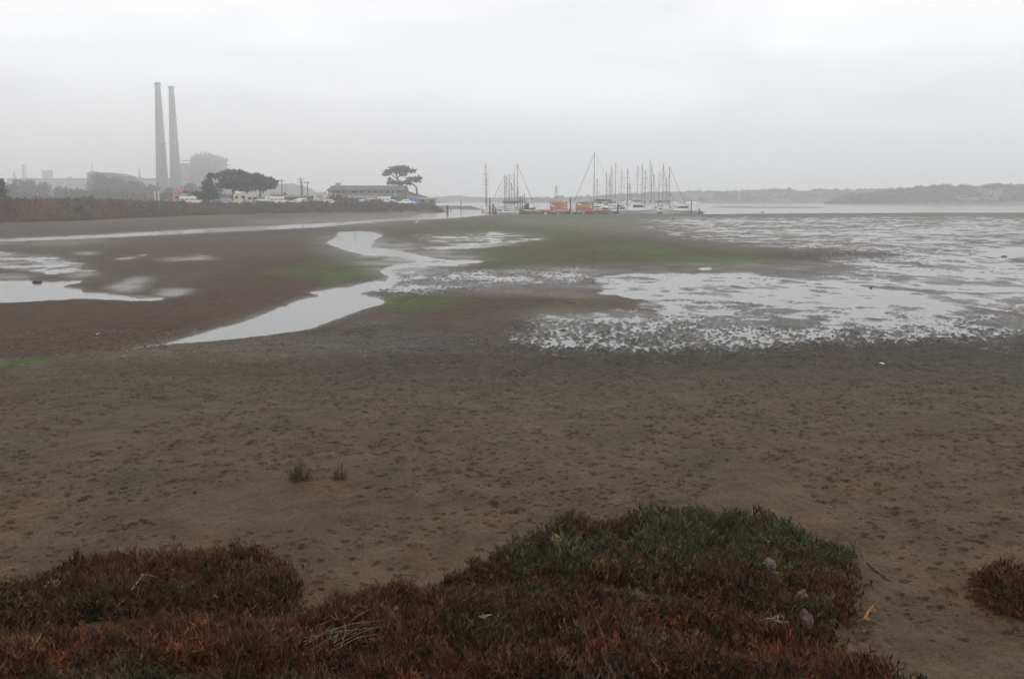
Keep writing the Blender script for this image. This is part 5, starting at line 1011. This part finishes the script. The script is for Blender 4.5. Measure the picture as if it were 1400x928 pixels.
def kayak(label, px, Y, z, m_, rz=0.0, roll=0.0):
    X = (px - 700) / F * (Y * CT)
    if m_.name in protos:
        o = copy_tree(protos[m_.name])
    else:
        o = thing('kayak', '', 'kayak', (0, 0, 0), 0, 'kayaks for hire on the dock'); MB().loft(kayak_mesh()).build('hull', m_, o, True); MB().loft([[(x, w * math.cos(a), .372 + .03 * math.sin(a)) for a in [k * math.pi / 4 for k in range(8)]] for x, w in ((-.55, .06), (-.4, .2), (.1, .22), (.4, .08))]).build('cockpit', kdk, o); MB().box((-.35, 0, .5), (.08, .36, .3), 0, .8).build('seat_back', kdk, o); protos[m_.name] = o
    o.location = (X, Y, z); o.scale = (1.05, 1.05, 1.4); o.rotation_euler = (roll, 0, rz); tag(o, label); return o
def rack(label, px0, px1, Y, levels):
    A = P(px0, 290, Y); C_ = P(px1, 290, Y); L = C_.x - A.x; x_ = (A.x + C_.x) / 2; t_ = thing('kayak_rack', label, 'rack', (x_, Y, .49), 0, 'kayak racks')
    for sx in (-.42, .42):
        for sy in (-.8, .8): MB().box((sx * L, sy, 1.15), (.12, .12, 2.3)).build('post', pole_m, t_)
        for k in range(levels): MB().box((sx * L, 0, .22 + .53 * k), (.1, 1.7, .1)).build('shelf_bar', pole_m, t_)
    return t_
rack('left kayak rack stacked with orange kayaks', 751, 777, 243, 4); rack('right kayak rack with orange and yellow kayaks', 786.5, 812, 243, 4)
lvn = ('bottom', 'second', 'third', 'top')
for r_i, (pxa, side, mats_) in enumerate(((764, 'left', ((kre, kor), (kor, kor), (kor, kdk if 0 else kor), (kor, kye))), (799, 'right', ((kre, kre), (kor, kor), (kye, kor), (kte, kor))))):
    for lv_ in range(4):
        for j_, mm in enumerate(mats_[lv_]):
            kayak('%s kayak on the %s shelf of the %s rack, %s' % (mm.name.split('_')[1], lvn[lv_], side, ('front one', 'back one')[j_]), pxa + random.uniform(-2.2, 2.2), 242.5 + .95 * j_, .49 + .28 + .53 * lv_, mm, random.choice((0, PI)) + random.gauss(0, .03))
for px, Y_, mm, lab in ((726, 242.2, kye, 'yellow kayak lying on the dock right of the gangway'), (729, 243.2, kor, 'orange kayak lying behind the yellow one on the dock'), (742, 242.2, kre, 'red kayak lying on the dock left of the left rack'), (750, 241.9, kre, 'second red kayak lying on the dock at the left rack'), (768, 241.7, kor, 'orange kayak lying on the dock before the left rack'), (774, 241.6, kye, 'yellow kayak lying on the dock before the left rack'), (806, 241.7, kre, 'red kayak lying on the dock before the right rack'), (819, 241.9, kre, 'red kayak lying on the dock right of the right rack'), (826, 242.6, kre, 'red kayak at the right end of the dock'), (815, 243.4, kor, 'orange kayak lying behind the red ones at the dock end')):
    kayak(lab, px, Y_, .49, mm, random.choice((0, PI)) + random.gauss(0, .06))
for px, lab in ((777.6, 'white dock box left of the piling between the racks'), (783.2, 'white dock box right of the piling between the racks')):
    A = P(px, 290, 242); t_ = thing('dock_box', lab, 'box', (A.x, 242, .49), 0, 'white dock boxes'); MB().box((0, 0, .45), (.9, .8, .9)).build('body', hull_w, t_); MB().box((0, 0, .95), (1.0, .9, .12), 0, .9).build('lid', hull_w, t_)

# ================================================================== BIRDS AND SCRAPS ON THE FLAT
def bird(px, py, h, label, cat_, name, m_, long_neck=True):
    g0 = G(px, py, .05); t_ = thing(name, label, cat_, g0); b = MB(); s_ = h
    cl = [(-.35, .38, .02), (-.25, .42, .07), (-.08, .46, .11), (.08, .50, .10), (.17, .58, .05)] + ([(.2, .7, .03), (.14, .82, .026), (.18, .93, .035), (.24, .94, .03), (.40, .92, .006)] if long_neck else [(.22, .66, .045), (.27, .69, .04), (.38, .67, .008)])
    b.loft([[(x * s_, r_ * math.cos(a) * s_, (z + r_ * math.sin(a) * .9) * s_) for a in [k * math.pi / 4 for k in range(8)]] for x, z, r_ in cl]); b.build('body', m_, t_, True)
    for sd_ in (-1, 1): MB().tube((.02 * s_, sd_ * .05 * s_, -.08), (.0, sd_ * .05 * s_, .42 * s_), .012, .014, 5).build('leg', cov_k, t_)
    t_.rotation_euler = (0, 0, random.uniform(-.6, .6))
bird(570.3, 308, .9, 'white egret standing on the mud beside the channel', 'bird', 'egret', mat('feather_white', (.8, .8, .78), .8, .05)); bird(486, 323, .5, 'dark shorebird at the bend of the stream', 'bird', 'shorebird', mat('feather_brown', (.08, .065, .055), .8, .2), False); bird(134, 460, .16, 'small pale gull chick sized bird on the brown mud at left', 'bird', 'shorebird', mat('feather_pale', (.55, .53, .5), .8, .1), False)
def lump_thing(px, py, w, h, label, seed, name='mud_clod', c=(.045, .036, .03)):
    g0 = G(px, py, .03); bm = bmesh.new(); bmesh.ops.create_icosphere(bm, subdivisions=2, radius=1)
    for v in bm.verts: n_ = v.co.normalized(); k = 1 + .25 * math.sin(4 * n_.x + seed) * math.cos(3 * n_.y + seed); v.co = Vector((n_.x * w / 2 * k, n_.y * w * .5 * k, n_.z * h * k))
    me = bpy.data.meshes.new(name); bm.to_mesh(me); bm.free(); return tag(link(name, me, mat('clod_%d' % int(c[0] * 1000), c, .7, .3, 6, bump=.4), None, g0), label, 'driftwood' if name != 'mud_clod' else 'clod')
lump_thing(50, 385.5, .45, .10, 'dark lump sticking out of the left pool', 1); lump_thing(1191, 393, .13, .03, 'dark lump in the wide pool at right', 2); lump_thing(1373, 350.5, .4, .06, 'dark lump in the upper right puddle', 3); lump_thing(757, 487, .22, .07, 'orange brown scrap at the edge of the wet clods', 5, 'wood_scrap', (.12, .06, .025)); lump_thing(782, 415, .3, .1, 'dark scrap on the mud tongue left of the wide pool', 6, 'wood_scrap', (.06, .04, .028))

FOG = 0.0012
# ------------------------------------------------------------------ haze: the foggy air over the whole place
hm = bpy.data.materials.new('fog'); hm.use_nodes = True; t = hm.node_tree; t.nodes.clear()
pv = t.nodes.new('ShaderNodeVolumePrincipled'); pv.inputs['Color'].default_value = (.99, .992, .995, 1); pv.inputs['Density'].default_value = FOG
pv.inputs['Anisotropy'].default_value = 0.75
oo = t.nodes.new('ShaderNodeOutputMaterial'); t.links.new(pv.outputs[0], oo.inputs['Volume'])
hz = MB(); hz.box((0, 1000, 54.5), (4900, 2900, 115)); tag(hz.build('haze', hm), 'pale even fog over the estuary', kind='stuff')
